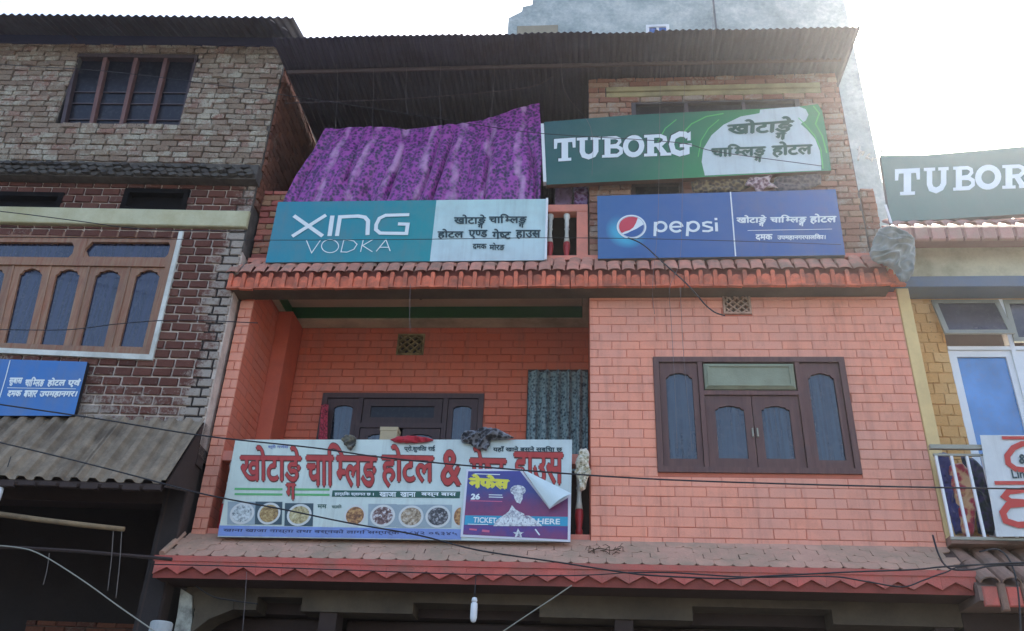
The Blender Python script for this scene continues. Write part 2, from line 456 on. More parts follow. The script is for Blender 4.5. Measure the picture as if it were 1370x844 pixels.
def word(tokens):
    """tokens: str | (str, clip) | ('sub', str) -> pieces, width"""
    x = 0; out = []; lastx = 0
    for t in tokens:
        if isinstance(t, tuple) and t[0] == 'sub':
            vs, fs, a = tok(t[1]); s = .62
            out.append(([Vector((lastx + v.x * s + .06, v.y * s - .47)) for v in vs], fs))
            continue
        vs, fs, a = tok(*t) if isinstance(t, tuple) else tok(t)
        lastx = x; out.append(([Vector((v.x + x, v.y)) for v in vs], fs)); x += a - (.13 if t == 'ि' else 0)
    return out
KHO = ['खोटा', 'ङे', ('sub', 'ग')]
CHAM = ['चा', 'ि', ('म', .62), 'ल', 'ङ']
CHAMG = CHAM + [('sub', 'ग')]
GEST = ['गे', ('ष', .68), 'ट']
SP = ' '
def text(mb, tokens, quad, d, bold=.02, slant=0, lay_d=.0006):
    """map a word's bounding box to quad = 4 (u,v) corners TL TR BR BL"""
    ps = word(tokens); xs = [v.x for p in ps for v in p[0]]; ys = [v.y for p in ps for v in p[0]]
    x0, x1, y0, y1 = min(xs), max(xs), min(ys), max(ys)
    TL, TR, BR, BL = [Vector(q) for q in quad]
    offs = [(0, 0)] if not bold else [(-bold, 0), (bold, 0), (0, bold), (0, -bold)]
    for k, (vs, fs) in enumerate(ps):
        for oi, (ox, oy) in enumerate(offs):
            pts = []
            for v in vs:
                a = (v.x + ox - x0) / (x1 - x0); b = (v.y + oy - y0) / (y1 - y0); a += slant * (b - .5)
                q = (BL.lerp(BR, a)).lerp(TL.lerp(TR, a), b); pts.append(mb.m(q.x, q.y, d + (k % 3) * lay_d + oi * lay_d / 5))
            mb.add(pts, fs)
def ell(cx, cy, rx, ry, n=28, a0=0, a1=360, rot=0):
    o = []
    full = abs(a1 - a0) >= 360
    for i in range(n if full else n + 1):
        q = R(a0 + (a1 - a0) * i / n); x, y = rx * math.cos(q), ry * math.sin(q)
        c, s_ = math.cos(R(rot)), math.sin(R(rot)); o.append((cx + x * c - y * s_, cy + x * s_ + y * c))
    return o
SLAB = {
 'T': [('p', [(.35, .1), (.65, .1), (.65, .84), (.35, .84)]), ('p', [(0, .82), (1, .82), (1, 1), (0, 1)]), ('p', [(0, .56), (.13, .56), (.16, .83), (0, .83)]), ('p', [(.87, .56), (1, .56), (1, .83), (.84, .83)]), ('p', [(.2, 0), (.8, 0), (.8, .13), (.2, .13)])],
 'U': [('p', [(0, .87), (.46, .87), (.46, 1), (0, 1)]), ('p', [(.58, .87), (1, .87), (1, 1), (.58, 1)]), ('r', [(.23, .9), (.23, .35), (.3, .17), (.5, .09), (.7, .17), (.8, .35), (.8, .9)], .22)],
 'B': [('p', [(0, .87), (.3, .87), (.3, 1), (0, 1)]), ('p', [(0, 0), (.3, 0), (.3, .13), (0, .13)]), ('p', [(.12, .1), (.4, .1), (.4, .9), (.12, .9)]), ('r', [(.28, .93), (.66, .93), (.82, .85), (.84, .72), (.7, .56), (.36, .53)], .15), ('r', [(.36, .51), (.72, .49), (.9, .38), (.9, .2), (.72, .075), (.28, .075)], .17)],
 'O': [('r', ell(.5, .5, .38, .41, 22), .24, True)],
 'R': [('p', [(0, .87), (.3, .87), (.3, 1), (0, 1)]), ('p', [(0, 0), (.5, 0), (.5, .13), (0, .13)]), ('p', [(.12, .1), (.38, .1), (.38, .9), (.12, .9)]), ('r', [(.28, .92), (.62, .92), (.78, .83), (.8, .68), (.66, .53), (.36, .5)], .16), ('p', [(.42, .5), (.64, .5), (.9, .1), (.64, .1)]), ('p', [(.62, 0), (1.04, 0), (1.04, .13), (.62, .13)])],
 'G': [('r', [(.86, .78), (.74, .89), (.5, .92), (.22, .8), (.13, .5), (.22, .2), (.5, .09), (.78, .16)], .23), ('p', [(.84, .62), (.99, .62), (.99, 1), (.84, .92)]), ('p', [(.5, .35), (1.04, .35), (1.04, .49), (.5, .49)]), ('p', [(.7, 0), (.94, .06), (.94, .38), (.7, .38)])],
}
def slab(mb, ch, quad, d):
    TL, TR, BR, BL = [Vector(q) for q in quad]
    def q(p): 
        r = BL.lerp(BR, p[0]).lerp(TL.lerp(TR, p[0]), p[1]); return (r.x, r.y)
    for i, e in enumerate(SLAB[ch]):
        dd = d + i * .0005
        if e[0] == 'p': mb.flat([q(p) for p in e[1]], dd)
        else:
            m0 = mb.m; mb.m = lambda u, v, dz=0: m0(*q((u, v)), dz)
            mb.ribbon(e[1], e[2], dd, closed=len(e) > 3); mb.m = m0

def lathe(mb, base, prof, n=12):
    b = Vector(base); vs = []
    for r, z in prof:
        for j in range(n):
            q = 2 * math.pi * j / n; vs.append(b + Vector((r * math.cos(q), r * math.sin(q), z)))
    k = len(prof)
    fs = [(i * n + j, i * n + (j + 1) % n, (i + 1) * n + (j + 1) % n, (i + 1) * n + j) for i in range(k - 1) for j in range(n)]
    fs += [list(range(n)), list(range((k - 1) * n, k * n))]
    mb.add(vs, fs)
def backing(mb, u0, u1, v0, v1, holes, d0, d1):
    us = sorted({u0, u1} | {min(max(x, u0), u1) for h in holes for x in h[:2]}); vs = sorted({v0, v1} | {min(max(x, v0), v1) for h in holes for x in h[2:4]})
    for a, b in zip(us, us[1:]):
        for c, e in zip(vs, vs[1:]):
            cu, cv = (a + b) / 2, (c + e) / 2
            if b - a < 1e-5 or e - c < 1e-5: continue
            if any(h[0] < cu < h[1] and h[2] < cv < h[3] for h in holes): continue
            mb.box(a, b, c, e, d0, d1)
def corr(mb, P0, A, B, width, length, pitch, amp, th=.003, spp=6, rows=4, flat=0.0, sag=0.0):
    """corrugated sheet: P0 corner, A unit along the corrugations' cross direction, B unit along the slope"""
    A = Vector(A).normalized(); B = Vector(B).normalized(); N = A.cross(B).normalized(); P0 = Vector(P0)
    nu = max(2, int(width / pitch * spp)); vs = []; fs = []
    def h(u):
        s_ = math.sin(2 * math.pi * u / pitch)
        if flat: s_ = max(-1, min(1, s_ * flat))
        return s_ * amp
    for side in (0, 1):
        for j in range(rows + 1):
            for i in range(nu + 1):
                u = width * i / nu; v = length * j / rows
                vs.append(P0 + A * u + B * v + N * (h(u) + (th if side else 0) + sag * math.sin(math.pi * j / rows)))
    K = (nu + 1) * (rows + 1)
    for side in (0, 1):
        for j in range(rows):
            for i in range(nu):
                q = side * K + j * (nu + 1) + i; f = (q, q + 1, q + nu + 2, q + nu + 1); fs.append(f if side else f[::-1])
    for i in range(nu):
        fs.append((i, i + 1, K + i + 1, K + i)); q = rows * (nu + 1) + i; fs.append((q, K + q, K + q + 1, q + 1))
    for j in range(rows):
        q = j * (nu + 1); fs.append((q, K + q, K + q + nu + 1, q + nu + 1)); q += nu; fs.append((q, q + nu + 1, K + q + nu + 1, K + q))
    mb.add(vs, fs)
def arch(u0, u1, v0, v1, h, b):
    """pane outline with a scalloped head and the sash outline b around it"""
    W_ = u1 - u0; inner = [(u0, v0), (u1, v0), (u1, v1 - h)]; B4 = b if isinstance(b, tuple) else (b, b, b, b)
    U0, U1, V0, V1 = u0 - B4[0], u1 + B4[1], v0 - B4[2], v1 + B4[3]
    outer = [(U0, V0), (U1, V0), (U1, V1)]
    for t, z in ((.9, -.75), (.86, -.35), (.74, -.3), (.64, -.08), (.5, 0), (.36, -.08), (.26, -.3), (.14, -.35), (.1, -.75)):
        inner.append((u0 + W_ * t, v1 + z * h)); outer.append((u0 + W_ * t, V1))
    inner.append((u0, v1 - h)); outer.append((U0, V1))
    return outer, inner
def qmap(base, TL, TR, BR, BL):
    TL, TR, BR, BL = [Vector(q) for q in (TL, TR, BR, BL)]
    def m(a, b, d=0):
        q = BL.lerp(BR, a).lerp(TL.lerp(TR, a), b); return base(q.x, q.y, d)
    return m

# ================================================================ ground
g = MB(); g.add([(-200, -200, 0), (200, -200, 0), (200, 260, 0), (-200, 260, 0)], [(0, 1, 2, 3)])
o = g.build('ground', M_STREET); o['kind'] = 'structure'

# ================================================================ HOTEL
W = 8.2
HX0, HX1 = -3.75, 3.195
hotel = thing('hotel_building', (-.3, W, 0), 'three storey salmon pink hotel with open balcony, tiled ledges and raw brick top floor', 'building')
mw = wall(W)
win = (.68, 2.56, 4.52, 5.737)
va, vb = fx(966, 393), fx(1006, 420); vent = (va[0], vb[0], vb[1], va[1])
m = MB(mw); backing(m, .04, HX1, 3.4, 6.5, [win, vent], -.24, -.012)
w_front = m.build('wall', M_PINKJ, hotel)
groups = []
groups.append((gen_bricks('b', mw, .042, HX1, 3.80, 6.44, .285, .0965, [win, vent], .0045, .012, 0, .06, -.012, .25, .09), M_PINK, .35, w_front))
# returns of the block beside the balcony and behind
m = MB(); m.box(.04, .20, -0, 1, 0, 1)
m = MB(); m.v = []; m.add([(.038, W - .001, 3.4), (.038, 9.37, 3.4), (.038, 9.37, 6.9), (.038, W - .001, 6.9), (.2, W + .24, 3.4), (.2, 9.37, 3.4), (.2, 9.37, 6.9), (.2, W + .24, 6.9), (.038, W + .24, 3.4)],
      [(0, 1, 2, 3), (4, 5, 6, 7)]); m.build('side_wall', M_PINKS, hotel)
# left pier with its brick courses
m = MB(mw); m.box(HX0, -3.604, 3.4, 6.5, -.35, -.02); pier = m.build('pier', M_PINKJ, hotel)
groups.append((gen_bricks('b', mw, HX0, -3.6, 3.80, 6.44, .16, .105, [], .006, .020, 0, .0, -.02, .1), M_PINK, .35, pier))
# balcony side wall (faces right)
BY = 9.37
ms = lambda u, v, d=0: Vector((-3.602 + d, u, v))
m = MB(ms); m.box(W + .012, BY, 3.8, 6.95, -.1, -.012); sidew = m.build('side_wall', M_PINKS, hotel)
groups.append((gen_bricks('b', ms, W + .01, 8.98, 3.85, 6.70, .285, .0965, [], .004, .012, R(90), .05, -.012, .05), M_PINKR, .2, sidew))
m = MB(wall(8.95)); m.cbox(-3.60, -3.43, 3.85, 6.715, -.42, 0, .004); m.build('pilaster', M_PINKS, hotel)
# balcony back wall
mb_ = wall(BY)
bw = (-3.05, -1.163, 4.62, 5.855); bd = (-.664, .0, 3.9, 6.16)
va, vb = fx(533, 447, BY), fx(566, 475, BY); bvent = (va[0], vb[0], vb[1], va[1])
m = MB(mb_); backing(m, -3.6, .037, 3.8, 6.95, [bw, bd, bvent], -.2, -.016); bwall = m.build('wall', M_PINKJ, hotel)
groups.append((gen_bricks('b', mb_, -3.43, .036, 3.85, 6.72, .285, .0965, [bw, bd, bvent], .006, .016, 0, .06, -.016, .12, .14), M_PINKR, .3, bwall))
# balcony floor and ceiling with a painted tray
m = MB(); m.box(-3.75, .04, W + .0, BY + .1, 3.70, 3.86); m.m = lambda u, v, d=0: Vector((u, v, d)); m.v = []; m.f = []; m.mi = []
m.box(-3.745, .037, W + .03, BY, 3.70, 3.84); m.build('balcony_floor', M_CREAM, hotel)
P = MB(lambda u, v, d=0: Vector((u, v, d)))
def frame_xy(mbx, x0, x1, y0, y1, wx, wy, z0, z1):
    mbx.ring([(x0, y0), (x1, y0), (x1, y1), (x0, y1)], [(x0 + wx, y0 + wy), (x1 - wx, y0 + wy), (x1 - wx, y1 - wy), (x0 + wx, y1 - wy)], z0, z1)
frame_xy(P, -3.6, .036, W + .02, BY - .002, .07, .21, 6.72, 6.80); P.build('ceiling_border', M_CREAM, hotel)
P = MB(lambda u, v, d=0: Vector((u, v, d))); frame_xy(P, -3.535, -.028, W + .23, BY - .21, .012, .012, 6.737, 6.89); P.build('ceiling_band', M_GREEN, hotel)
P = MB(lambda u, v, d=0: Vector((u, v, d))); P.box(-3.6, .036, W + .02, BY, 6.885, 6.95); P.build('ceiling', M_CEIL, hotel)
m = MB(); c0 = atY(563, 398, 8.75)
lathe(m, (c0.x, 8.75, 6.80), [(.012, .085), (.045, .08), (.05, .05), (.02, .045), (.018, .01), (.034, 0), (.03, -.03), (.01, -.05)], 10)
lampholder = m.build('lamp_holder', M_DARKW, None); tag(lampholder, 'dark bulb holder hanging from the green banded balcony ceiling', 'lamp holder')

def grille(name, m0, r, mat, parent, n=3):
    """square vent block of crossed diagonal ribs"""
    u0, u1, v0, v1 = r; mm = MB(m0); mm.ring([(u0, v0), (u1, v0), (u1, v1), (u0, v1)], [(u0 + .02, v0 + .02), (u1 - .02, v0 + .02), (u1 - .02, v1 - .02), (u0 + .02, v1 - .02)], -.08, .012)
    part = mm.build(name, mat, parent)
    mm = MB(m0); mm.box(u0, u1, v0, v1, -.12, -.09); mm.build('back_panel', M_BLACK, part)
    mm = MB(m0); w_, h_ = (u1 - u0 - .03) / n, (v1 - v0 - .03) / n; t = .009
    for i in range(n):
        for j in range(n):
            a, b = u0 + .015 + i * w_, v0 + .015 + j * h_
            for k, (p, q) in enumerate((((a, b), (a + w_, b + h_)), ((a, b + h_), (a + w_, b)))):
                mm.prism([(p[0], p[1] - t), (q[0], q[1] - t), (q[0], q[1] + t), (p[0], p[1] + t)], -.05, -.002 + k * .004)
    mm.build('lattice', mat, part); return part
M_VENT = pm('stained_vent_block', srgb(176, 160, 112), .85, .3, 12, .5, 50, dirt=srgb(96, 90, 60), da=.8)
M_VENTP = pm('pinkish_vent_block', srgb(196, 158, 134), .85, .3, 12, .5, 50, dirt=srgb(110, 100, 76), da=.7)
grille('vent_block', mb_, bvent, M_VENT, hotel); grille('vent_block', mw, vent, M_VENTP, hotel)

# main window
def sash(m0, parent, o_in, mat, gl, d0, d1, gd):
    a = MB(m0); a.ring(o_in[0], o_in[1], d0, d1); s_ = a.build('sash', mat, parent)
    a = MB(m0); a.prism(o_in[1], gd - .004, gd); a.build('pane', gl, parent)
    return s_
def rect_ring(mm, r, b, d0, d1):
    u0, u1, v0, v1 = r; mm.ring([(u0, v0), (u1, v0), (u1, v1), (u0, v1)], [(u0 + b, v0 + b), (u1 - b, v0 + b), (u1 - b, v1 - b), (u0 + b, v1 - b)], d0, d1)
u0, u1, v0, v1 = win
a = MB(mw); rect_ring(a, (u0, u1, v0, v1), .055, -.12, .012)
a.box(1.12, 1.165, v0 + .055, v1 - .055, -.1, .006); a.box(2.075, 2.12, v0 + .055, v1 - .055, -.1, .006)
a.box(1.165, 2.075, 5.325, 5.37, -.1, .004)
window = a.build('window', M_WOODH, hotel)
sash(mw, window, arch(.80, 1.06, 4.66, 5.57, .06, (.06, .055, .08, .105)), M_WOODH, M_GLB, -.06, -.012, -.035)
sash(mw, window, arch(2.19, 2.44, 4.66, 5.57, .06, (.065, .06, .08, .105)), M_WOODH, M_GLB, -.06, -.012, -.035)
sash(mw, window, arch(1.262, 1.54, 4.67, 5.215, .045, (.092, .077, .09, .105)), M_WOODH, M_GLB, -.06, -.016, -.035)
sash(mw, window, arch(1.705, 1.975, 4.67, 5.215, .045, (.081, .095, .09, .105)), M_WOODH, M_GLB, -.06, -.016, -.035)
M_PANEL = pm('sage_green_panel', srgb(142, 148, 124), .7, .2, 6, .2, 60, dirt=srgb(108, 112, 88), da=.5)
a = MB(mw); a.cbox(1.178, 2.062, 5.385, 5.665, -.05, .018, .02); tp = a.build('transom_board', M_PANEL, window)
a = MB(mw); rect_ring(a, (1.21, 2.03, 5.41, 5.64), .02, .017, .03); a.build('moulding', M_PANEL, window)
a = MB(mw); a.box(u0 + .05, u1 - .05, v0 + .05, v1 - .05, -.24, -.2); a.build('reveal_panel', M_DARK, window)

# balcony window, partly behind the banner
u0, u1, v0, v1 = bw
a = MB(mb_); rect_ring(a, bw, .06, -.1, .01); a.box(-2.62, -2.565, v0 + .06, v1 - .06, -.08, .004); a.box(-1.63, -1.575, v0 + .06, v1 - .06, -.08, .004); a.box(-2.565, -1.63, 5.43, 5.49, -.08, .002)
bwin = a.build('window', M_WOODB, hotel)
sash(mb_, bwin, arch(-2.90, -2.68, 4.76, 5.71, .03, (.085, .055, .07, .08)), M_WOODB, M_GLB, -.06, -.01, -.03)
sash(mb_, bwin, arch(-1.51, -1.30, 4.76, 5.71, .03, (.06, .07, .07, .08)), M_WOODB, M_GLB, -.06, -.01, -.03)
sash(mb_, bwin, arch(-2.47, -1.73, 5.56, 5.70, .0, (.09, .09, .065, .09)), M_WOODB, M_GLK, -.06, -.012, -.03)
sash(mb_, bwin, arch(-2.47, -2.17, 4.76, 5.36, .03, (.09, .05, .07, .065)), M_WOODB, M_GLB, -.06, -.012, -.03)
sash(mb_, bwin, arch(-2.02, -1.73, 4.76, 5.36, .03, (.05, .09, .07, .065)), M_WOODB, M_GLB, -.06, -.012, -.03)
# door behind its curtain
a = MB(mb_); u0, u1, v0, v1 = bd; a.box(u0, u0 + .05, v0, v1, -.1, .012); a.box(u1 - .05, u1 + .03, v0, v1, -.1, .012); a.box(u0 + .05, u1 - .05, v1 - .05, v1, -.1, .01)
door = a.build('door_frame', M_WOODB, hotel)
a = MB(mb_); a.box(bw[0], bw[1], bw[2], bw[3], -.2, -.16); a.build('reveal_panel', M_DARK, bwin)
a = MB(mb_); a.box(u0 + .05, u1 - .05, v0, v1 - .05, -.2, -.15); a.build('door', M_DARK, door)

# balcony parapet: sill, rail, balusters at both ends of the banner
RX = pm('parapet', srgb(228, 138, 122))
a = MB(mw)
a.box(-3.60, .036, 3.80, 3.92, -.16, -.03); kerb = a.build('parapet_kerb', M_PINKP, hotel)
a = MB(mw); a.box(-3.60, .036, 4.60, 4.70, -.16, -.02); a.build('hand_rail', M_PINKP, hotel)
PROF = [(.035, 0), (.035, .05), (.026, .07), (.034, .13), (.04, .19), (.036, .25), (.024, .33), (.02, .4), (.023, .44), (.03, .46), (.022, .48), (.026, .54), (.024, .6), (.036, .63), (.036, .68)]
def baluster(x, y, z0, hgt, par, red=.42):
    k = hgt / .68
    n = max(i for i, (r, z) in enumerate(PROF) if z <= red * .68 + 1e-6)
    a = MB(); lathe(a, (x, y, z0), [(r, z * k) for r, z in PROF[n:]], 10); b_ = a.build('baluster', M_WHITEP, par, smooth=True)
    a = MB(); lathe(a, (x, y, z0), [(r, z * k) for r, z in PROF[:n + 1]], 10); a.build('foot', M_RED, b_, smooth=True)
a = MB(mw); a.box(-3.585, .03, 3.925, 4.595, -.24, -.215); a.build('parapet_shade_board', M_DARKW, hotel)  # dark board added to stand for the shaded opening behind the balusters
for xx in (-3.50, -3.32, -.22, -.065): baluster(xx, 8.28, 3.92, .68, hotel)

# ---- upper ledge with barrel tiles
UZ0, UZ1 = 6.44, 6.615      # hanging tile ends
LX0, LX1 = -3.86, 3.09
a = MB(); YF = 7.985
a.add([(LX0 + .02, YF + .02, UZ0 + .03), (LX1 - .01, YF + .02, UZ0 + .03), (LX1 - .01, 8.26, UZ0 + .03), (LX0 + .02, 8.26, UZ0 + .03),
       (LX0 + .02, YF + .02, UZ1 - .02), (LX1 - .01, YF + .02, UZ1 - .02), (LX1 + .03, 8.2, 6.90), (LX0 + .18, 8.2, 6.90), (LX1 + .03, 8.26, 6.90), (LX0 + .18, 8.26, 6.90)],
      [(0, 1, 2, 3), (0, 4, 5, 1), (4, 7, 6, 5), (7, 9, 8, 6), (2, 8, 9, 3), (0, 3, 9, 7, 4), (1, 5, 6, 8, 2)])
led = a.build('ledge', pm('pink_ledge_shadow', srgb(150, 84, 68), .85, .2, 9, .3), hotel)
a = MB(mw); a.box(HX0, 3.16, 6.90, 6.955, -.1, .035); a.build('ledge_coping', M_PINKP, hotel)
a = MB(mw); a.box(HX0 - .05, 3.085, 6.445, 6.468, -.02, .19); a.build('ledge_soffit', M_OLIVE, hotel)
def barrel(r, L, n=6, th=.012):
    vs = []; fs = []
    for k, (rr, ) in enumerate(((r,), (r - th,))):
        for y in (0, L):
            tr = rr * (1.0 if y == 0 else .9)
            for i in range(n + 1):
                q = math.pi * i / n; vs.append((-tr * math.cos(q), y, tr * math.sin(q)))
    K = n + 1
    for i in range(n):
        fs.append((i, i + 1, K + i + 1, K + i)); fs.append((2 * K + i, 3 * K + i, 3 * K + i + 1, 2 * K + i + 1)); fs.append((i, 2 * K + i, 2 * K + i + 1, i + 1))
    for i in (0, n): fs.append((i, K + i, 3 * K + i, 2 * K + i))
    me = bpy.data.meshes.new('roof_tile'); me.from_pydata(vs, [], fs); return me
tp_ = .147; nt_ = int((LX1 - LX0) / tp_)
bt = barrel(.066, .21); bt.materials.append(M_TILE)
slope = math.atan2(6.90 - UZ1, .215)
for i in range(nt_ + 1):
    x = LX0 + .05 + i * tp_
    for row in (0, 1):
        if i == 0 and row: continue
        f_ = row * .47
        j1, j2 = rnd.uniform(-.008, .008), rnd.uniform(-.05, .05)
        place(bt, 'roof_tile', (x + j1 + f_ * .05 * (1 - i / nt_), YF - .02 + .215 * f_ , UZ1 + .012 + (6.90 - UZ1) * f_ + (.012 if not row else 0)), (slope + .04, rnd.uniform(-.08, .08), j2 * .6), (1, 1, .26), led)
# hanging ends: an upright channel piece with a dark mouth above
vs = []; 
def end_tile():
    mm = MB(lambda u, v, d=0: Vector((u, -d, v))); mm.prism([(-.021, -.168), (-.015, -.178), (.015, -.178), (.021, -.168), (.021, 0), (.012, .012), (-.012, .012), (-.021, 0)], -.03, .006)
    mm.prism([(.026, -.165), (.12, -.165), (.12, -.06), (.105, -.035), (.073, -.024), (.041, -.035), (.026, -.06)], -.03, -.016)
    mm.prism([(-.024, -.184), (.120, -.184), (.120, -.168), (-.024, -.168)], -.03, .012)
    me = bpy.data.meshes.new('tile_end'); me.from_pydata(mm.v, [], mm.f); me.materials.append(M_TILEO)
    bm = bmesh.new(); bm.from_mesh(me); bmesh.ops.recalc_face_normals(bm, faces=bm.faces); bm.to_mesh(me); bm.free(); return me
et = end_tile()
for i in range(nt_ + 1):
    x = LX0 + .05 + i * tp_
    place(et, 'tile_end', (x + rnd.uniform(-.006, .006), YF - .012, UZ1 + .005 + rnd.uniform(-.004, .004)), (rnd.uniform(-.05, .03), rnd.uniform(-.03, .03), rnd.uniform(-.08, .08)), (1, 1, 1), led)

# ---- lower ledge: fish scale tiles over a red fascia with a zigzag edge
L0, L1 = -3.845, 3.22; LY = 7.86; Z0, Z1, ZT = 3.365, 3.545, 3.835
a = MB()
a.add([(L0, LY, Z0), (L1, LY, Z0), (L1, 8.25, Z0), (L0, 8.25, Z0), (L0, LY, Z1), (L1, LY, Z1), (L1, 8.2, ZT), (L0, 8.2, ZT), (L1, 8.25, ZT), (L0, 8.25, ZT)],
      [(0, 1, 2, 3), (0, 4, 5, 1), (4, 7, 6, 5), (7, 9, 8, 6), (2, 8, 9, 3), (0, 3, 9, 7, 4), (1, 5, 6, 8, 2)])
led2 = a.build('ledge', pm('ledge_mortar', srgb(78, 58, 50), .9, .2, 9, .4), hotel)
for u_, v_ in ((1.60, 4.93), (1.645, 4.93)):
    a = MB(mw); a.cbox(u_ - .008, u_ + .008, v_ - .045, v_ + .045, -.016, .006, .003); a.build('handle', M_ALU, window)
fm = wall(LY)
a = MB(fm); a.box(L0 - .004, L1 + .004, Z0 - .006, Z1, .001, .016); a.build('fascia_board', pm('dull_red_board', srgb(148, 70, 58), .8, .25, 9, .3, dirt=srgb(110, 60, 50), da=.6), led2)
zp = .234; nz = int((L1 - L0) / zp)
for i in range(nz + 1):
    x = L0 + i * zp; 
    x2 = min(x + zp, L1)
    if x2 - x < .04: break
    a = MB(fm); j = rnd.uniform(-.006, .006); xm = (x + x2) / 2
    a.prism([(x + .001, Z1 - .012), (x + .001, Z0 + .026 + j), (xm, Z0 + .088 + j), (x2 - .001, Z0 + .026 + j), (x2 - .001, Z1 - .012)], .028, .044 + rnd.uniform(0, .004)); a.build('fascia_tile', M_FASC, led2)
a = MB(fm); a.box(L0 - .01, L1 + .01, Z1 - .045, Z1 + .004, .017, .058); a.build('fascia_cap', M_FASC, led2)
sl2 = math.atan2(ZT - Z1, 8.2 - LY); Ls = math.hypot(ZT - Z1, 8.2 - LY)
def scale_tile():
    mm = MB(lambda u, v, d=0: Vector((u, v, d)))
    mm.prism([(-.0765, .13), (-.0765, .026), (-.052, -.002), (0, -.010), (.052, -.002), (.0765, .026), (.0765, .13)], 0, .009)
    for v in mm.v:
        if v.y > .1: v.z -= .006
    me = bpy.data.meshes.new('roof_tile'); me.from_pydata(mm.v, [], mm.f); me.materials.append(M_TILEG)
    bm = bmesh.new(); bm.from_mesh(me); bmesh.ops.recalc_face_normals(bm, faces=bm.faces); bm.to_mesh(me); bm.free(); return me
st = scale_tile(); tp2 = .1545; ntl = int((L1 - L0) / tp2)
for row in range(4):
    for i in range(ntl + 1):
        x = L0 + .08 + i * tp2 + (tp2 / 2 if row % 2 else 0)
        if x > L1 - .07: continue
        s_ = .015 + row * .112
        place(st, 'roof_tile', (x + rnd.uniform(-.004, .004), LY + math.cos(sl2) * s_, Z1 + math.sin(sl2) * s_ + .008), (sl2 + .04 + rnd.uniform(-.02, .02), rnd.uniform(-.02, .02), rnd.uniform(-.03, .03) + (rnd.uniform(-.12, .12) if rnd.random() < .04 else 0)), (1, rnd.uniform(.94, 1), rnd.uniform(.8, 1.2)), led2)
a = MB(); e0 = Vector((L0 + .03, LY - .01, Z1 + .03)); a.tube([e0, (L0 + .03, 8.2, ZT + .02)], .028, 8); a.build('edge_roll', M_TILEG, led2)

# ---- ground floor: beam with cut-outs, pillars, dark shutters
a = MB(mw)
cuts = []
for xa, xb, yb in ((345, 405, 798), (553, 722, 806), (926, 1112, 811)):
    p, q = fx(xa, yb), fx(xb, yb); cuts.append((p[0], q[0], 3.0, p[1]))
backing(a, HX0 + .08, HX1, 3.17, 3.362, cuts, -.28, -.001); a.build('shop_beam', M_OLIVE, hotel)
a = MB(mw); a.box(HX0, HX1, 3.19, 3.40, -1.6, -.285); a.build('shop_ceiling', M_DARKW, hotel)
a = MB(mw); a.prism([(-3.70, 0), (-3.55, 0), (-3.55, 3.05), (-3.60, 3.28), (-3.72, 3.34), (-3.70, 3.1)], -.25, .02); a.build('pillar', M_CHIP, hotel)
a = MB(mw); a.prism([(-3.548, 2.95), (-3.40, 3.08), (-3.20, 3.165), (-3.20, 3.24), (-3.548, 3.24)], -.25, .012); a.build('bracket', M_OLIVE, hotel)
a = MB(mw)
for xc in (-2.32, .33, 3.05): a.box(xc - .08, xc + .08, 0, 3.19, -.27, -.03)
for k, xc in enumerate((-2.32, .33, 3.05)):
    a = MB(mw); a.box(xc - .08, xc + .08, 0, 3.169, -.27, -.03); a.build('pillar', M_DARKW, hotel)
for x0_, x1_ in ((-3.52, -2.4), (-2.24, .25), (.41, 2.97)):
    a = MB(mw); n = 22
    for i in range(n): a.cbox(x0_, x1_, .1 + i * .14, .1 + i * .14 + .135, -.42, -.38, .02)
    a.build('roller_shutter', M_DARKW, hotel)
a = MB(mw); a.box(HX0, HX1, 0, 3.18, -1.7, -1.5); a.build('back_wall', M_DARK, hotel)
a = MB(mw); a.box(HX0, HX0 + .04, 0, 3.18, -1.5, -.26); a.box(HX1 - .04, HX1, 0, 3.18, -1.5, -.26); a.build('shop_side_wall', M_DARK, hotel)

# ---- top floor
TX1 = 3.02
sw1, sw2 = (.56, 2.53, 8.62, 9.205), (.53, 1.10, 7.5, 7.985)
m = MB(mw); backing(m, .045, TX1, 6.955, 9.56, [sw1, sw2], -.23, -.03); upw = m.build('wall', M_REDJ, hotel)
groups.append((gen_bricks('b', mw, .042, TX1 - .01, 6.96, 9.56, .24, .082, [sw1, sw2, (.25, 2.8, 9.24, 9.40)], .012, .03, 0, .12, -.03, .5), M_REDB, 1.0, upw))
groups.append((gen_bricks('b', mw, TX1 - .06, TX1 + .05, 6.98, 9.5, .16, .164, [], .08, .03, 0, .1, -.032, .5), M_REDB, 1.0, upw))
groups.append((gen_bricks('b', mw, -.0, .09, 6.98, 9.2, .14, .164, [], .08, .03, 0, .1, -.031, .5), M_REDB, 1.0, upw))
groups.append((gen_bricks('b', mw, 3.03, 3.19, 6.96, 7.85, .16, .085, [], .012, .03, 0, .1, -.05, .6), M_REDB, 1.0, upw))
a = MB(mw); a.box(3.0, 3.185, 6.955, 7.84, -.2, -.052); a.build('pier', M_REDJ, hotel)
M_LINT = pm('greenish_concrete_lintel', srgb(176, 164, 120), .85, .25, 5, .4, 50, dirt=srgb(124, 118, 92), da=.6)
a = MB(mw); a.cbox(.26, 2.79, 9.245, 9.315, -.1, .012, .006); a.cbox(.26, 2.79, 9.325, 9.395, -.1, .026, .006); a.build('lintel', M_LINT, hotel)
a = MB(mw); rect_ring(a, sw1, .05, -.12, -.02); 
for k in (.33, .67): a.box(sw1[0] + (sw1[1] - sw1[0]) * k - .02, sw1[0] + (sw1[1] - sw1[0]) * k + .02, sw1[2], sw1[3] - .05, -.1, -.03)
tw = a.build('window', M_TIN2, hotel); a = MB(mw); a.box(sw1[0] + .04, sw1[1] - .04, sw1[2] + .04, sw1[3] - .04, -.1, -.07); a.build('pane', M_GLK, tw)
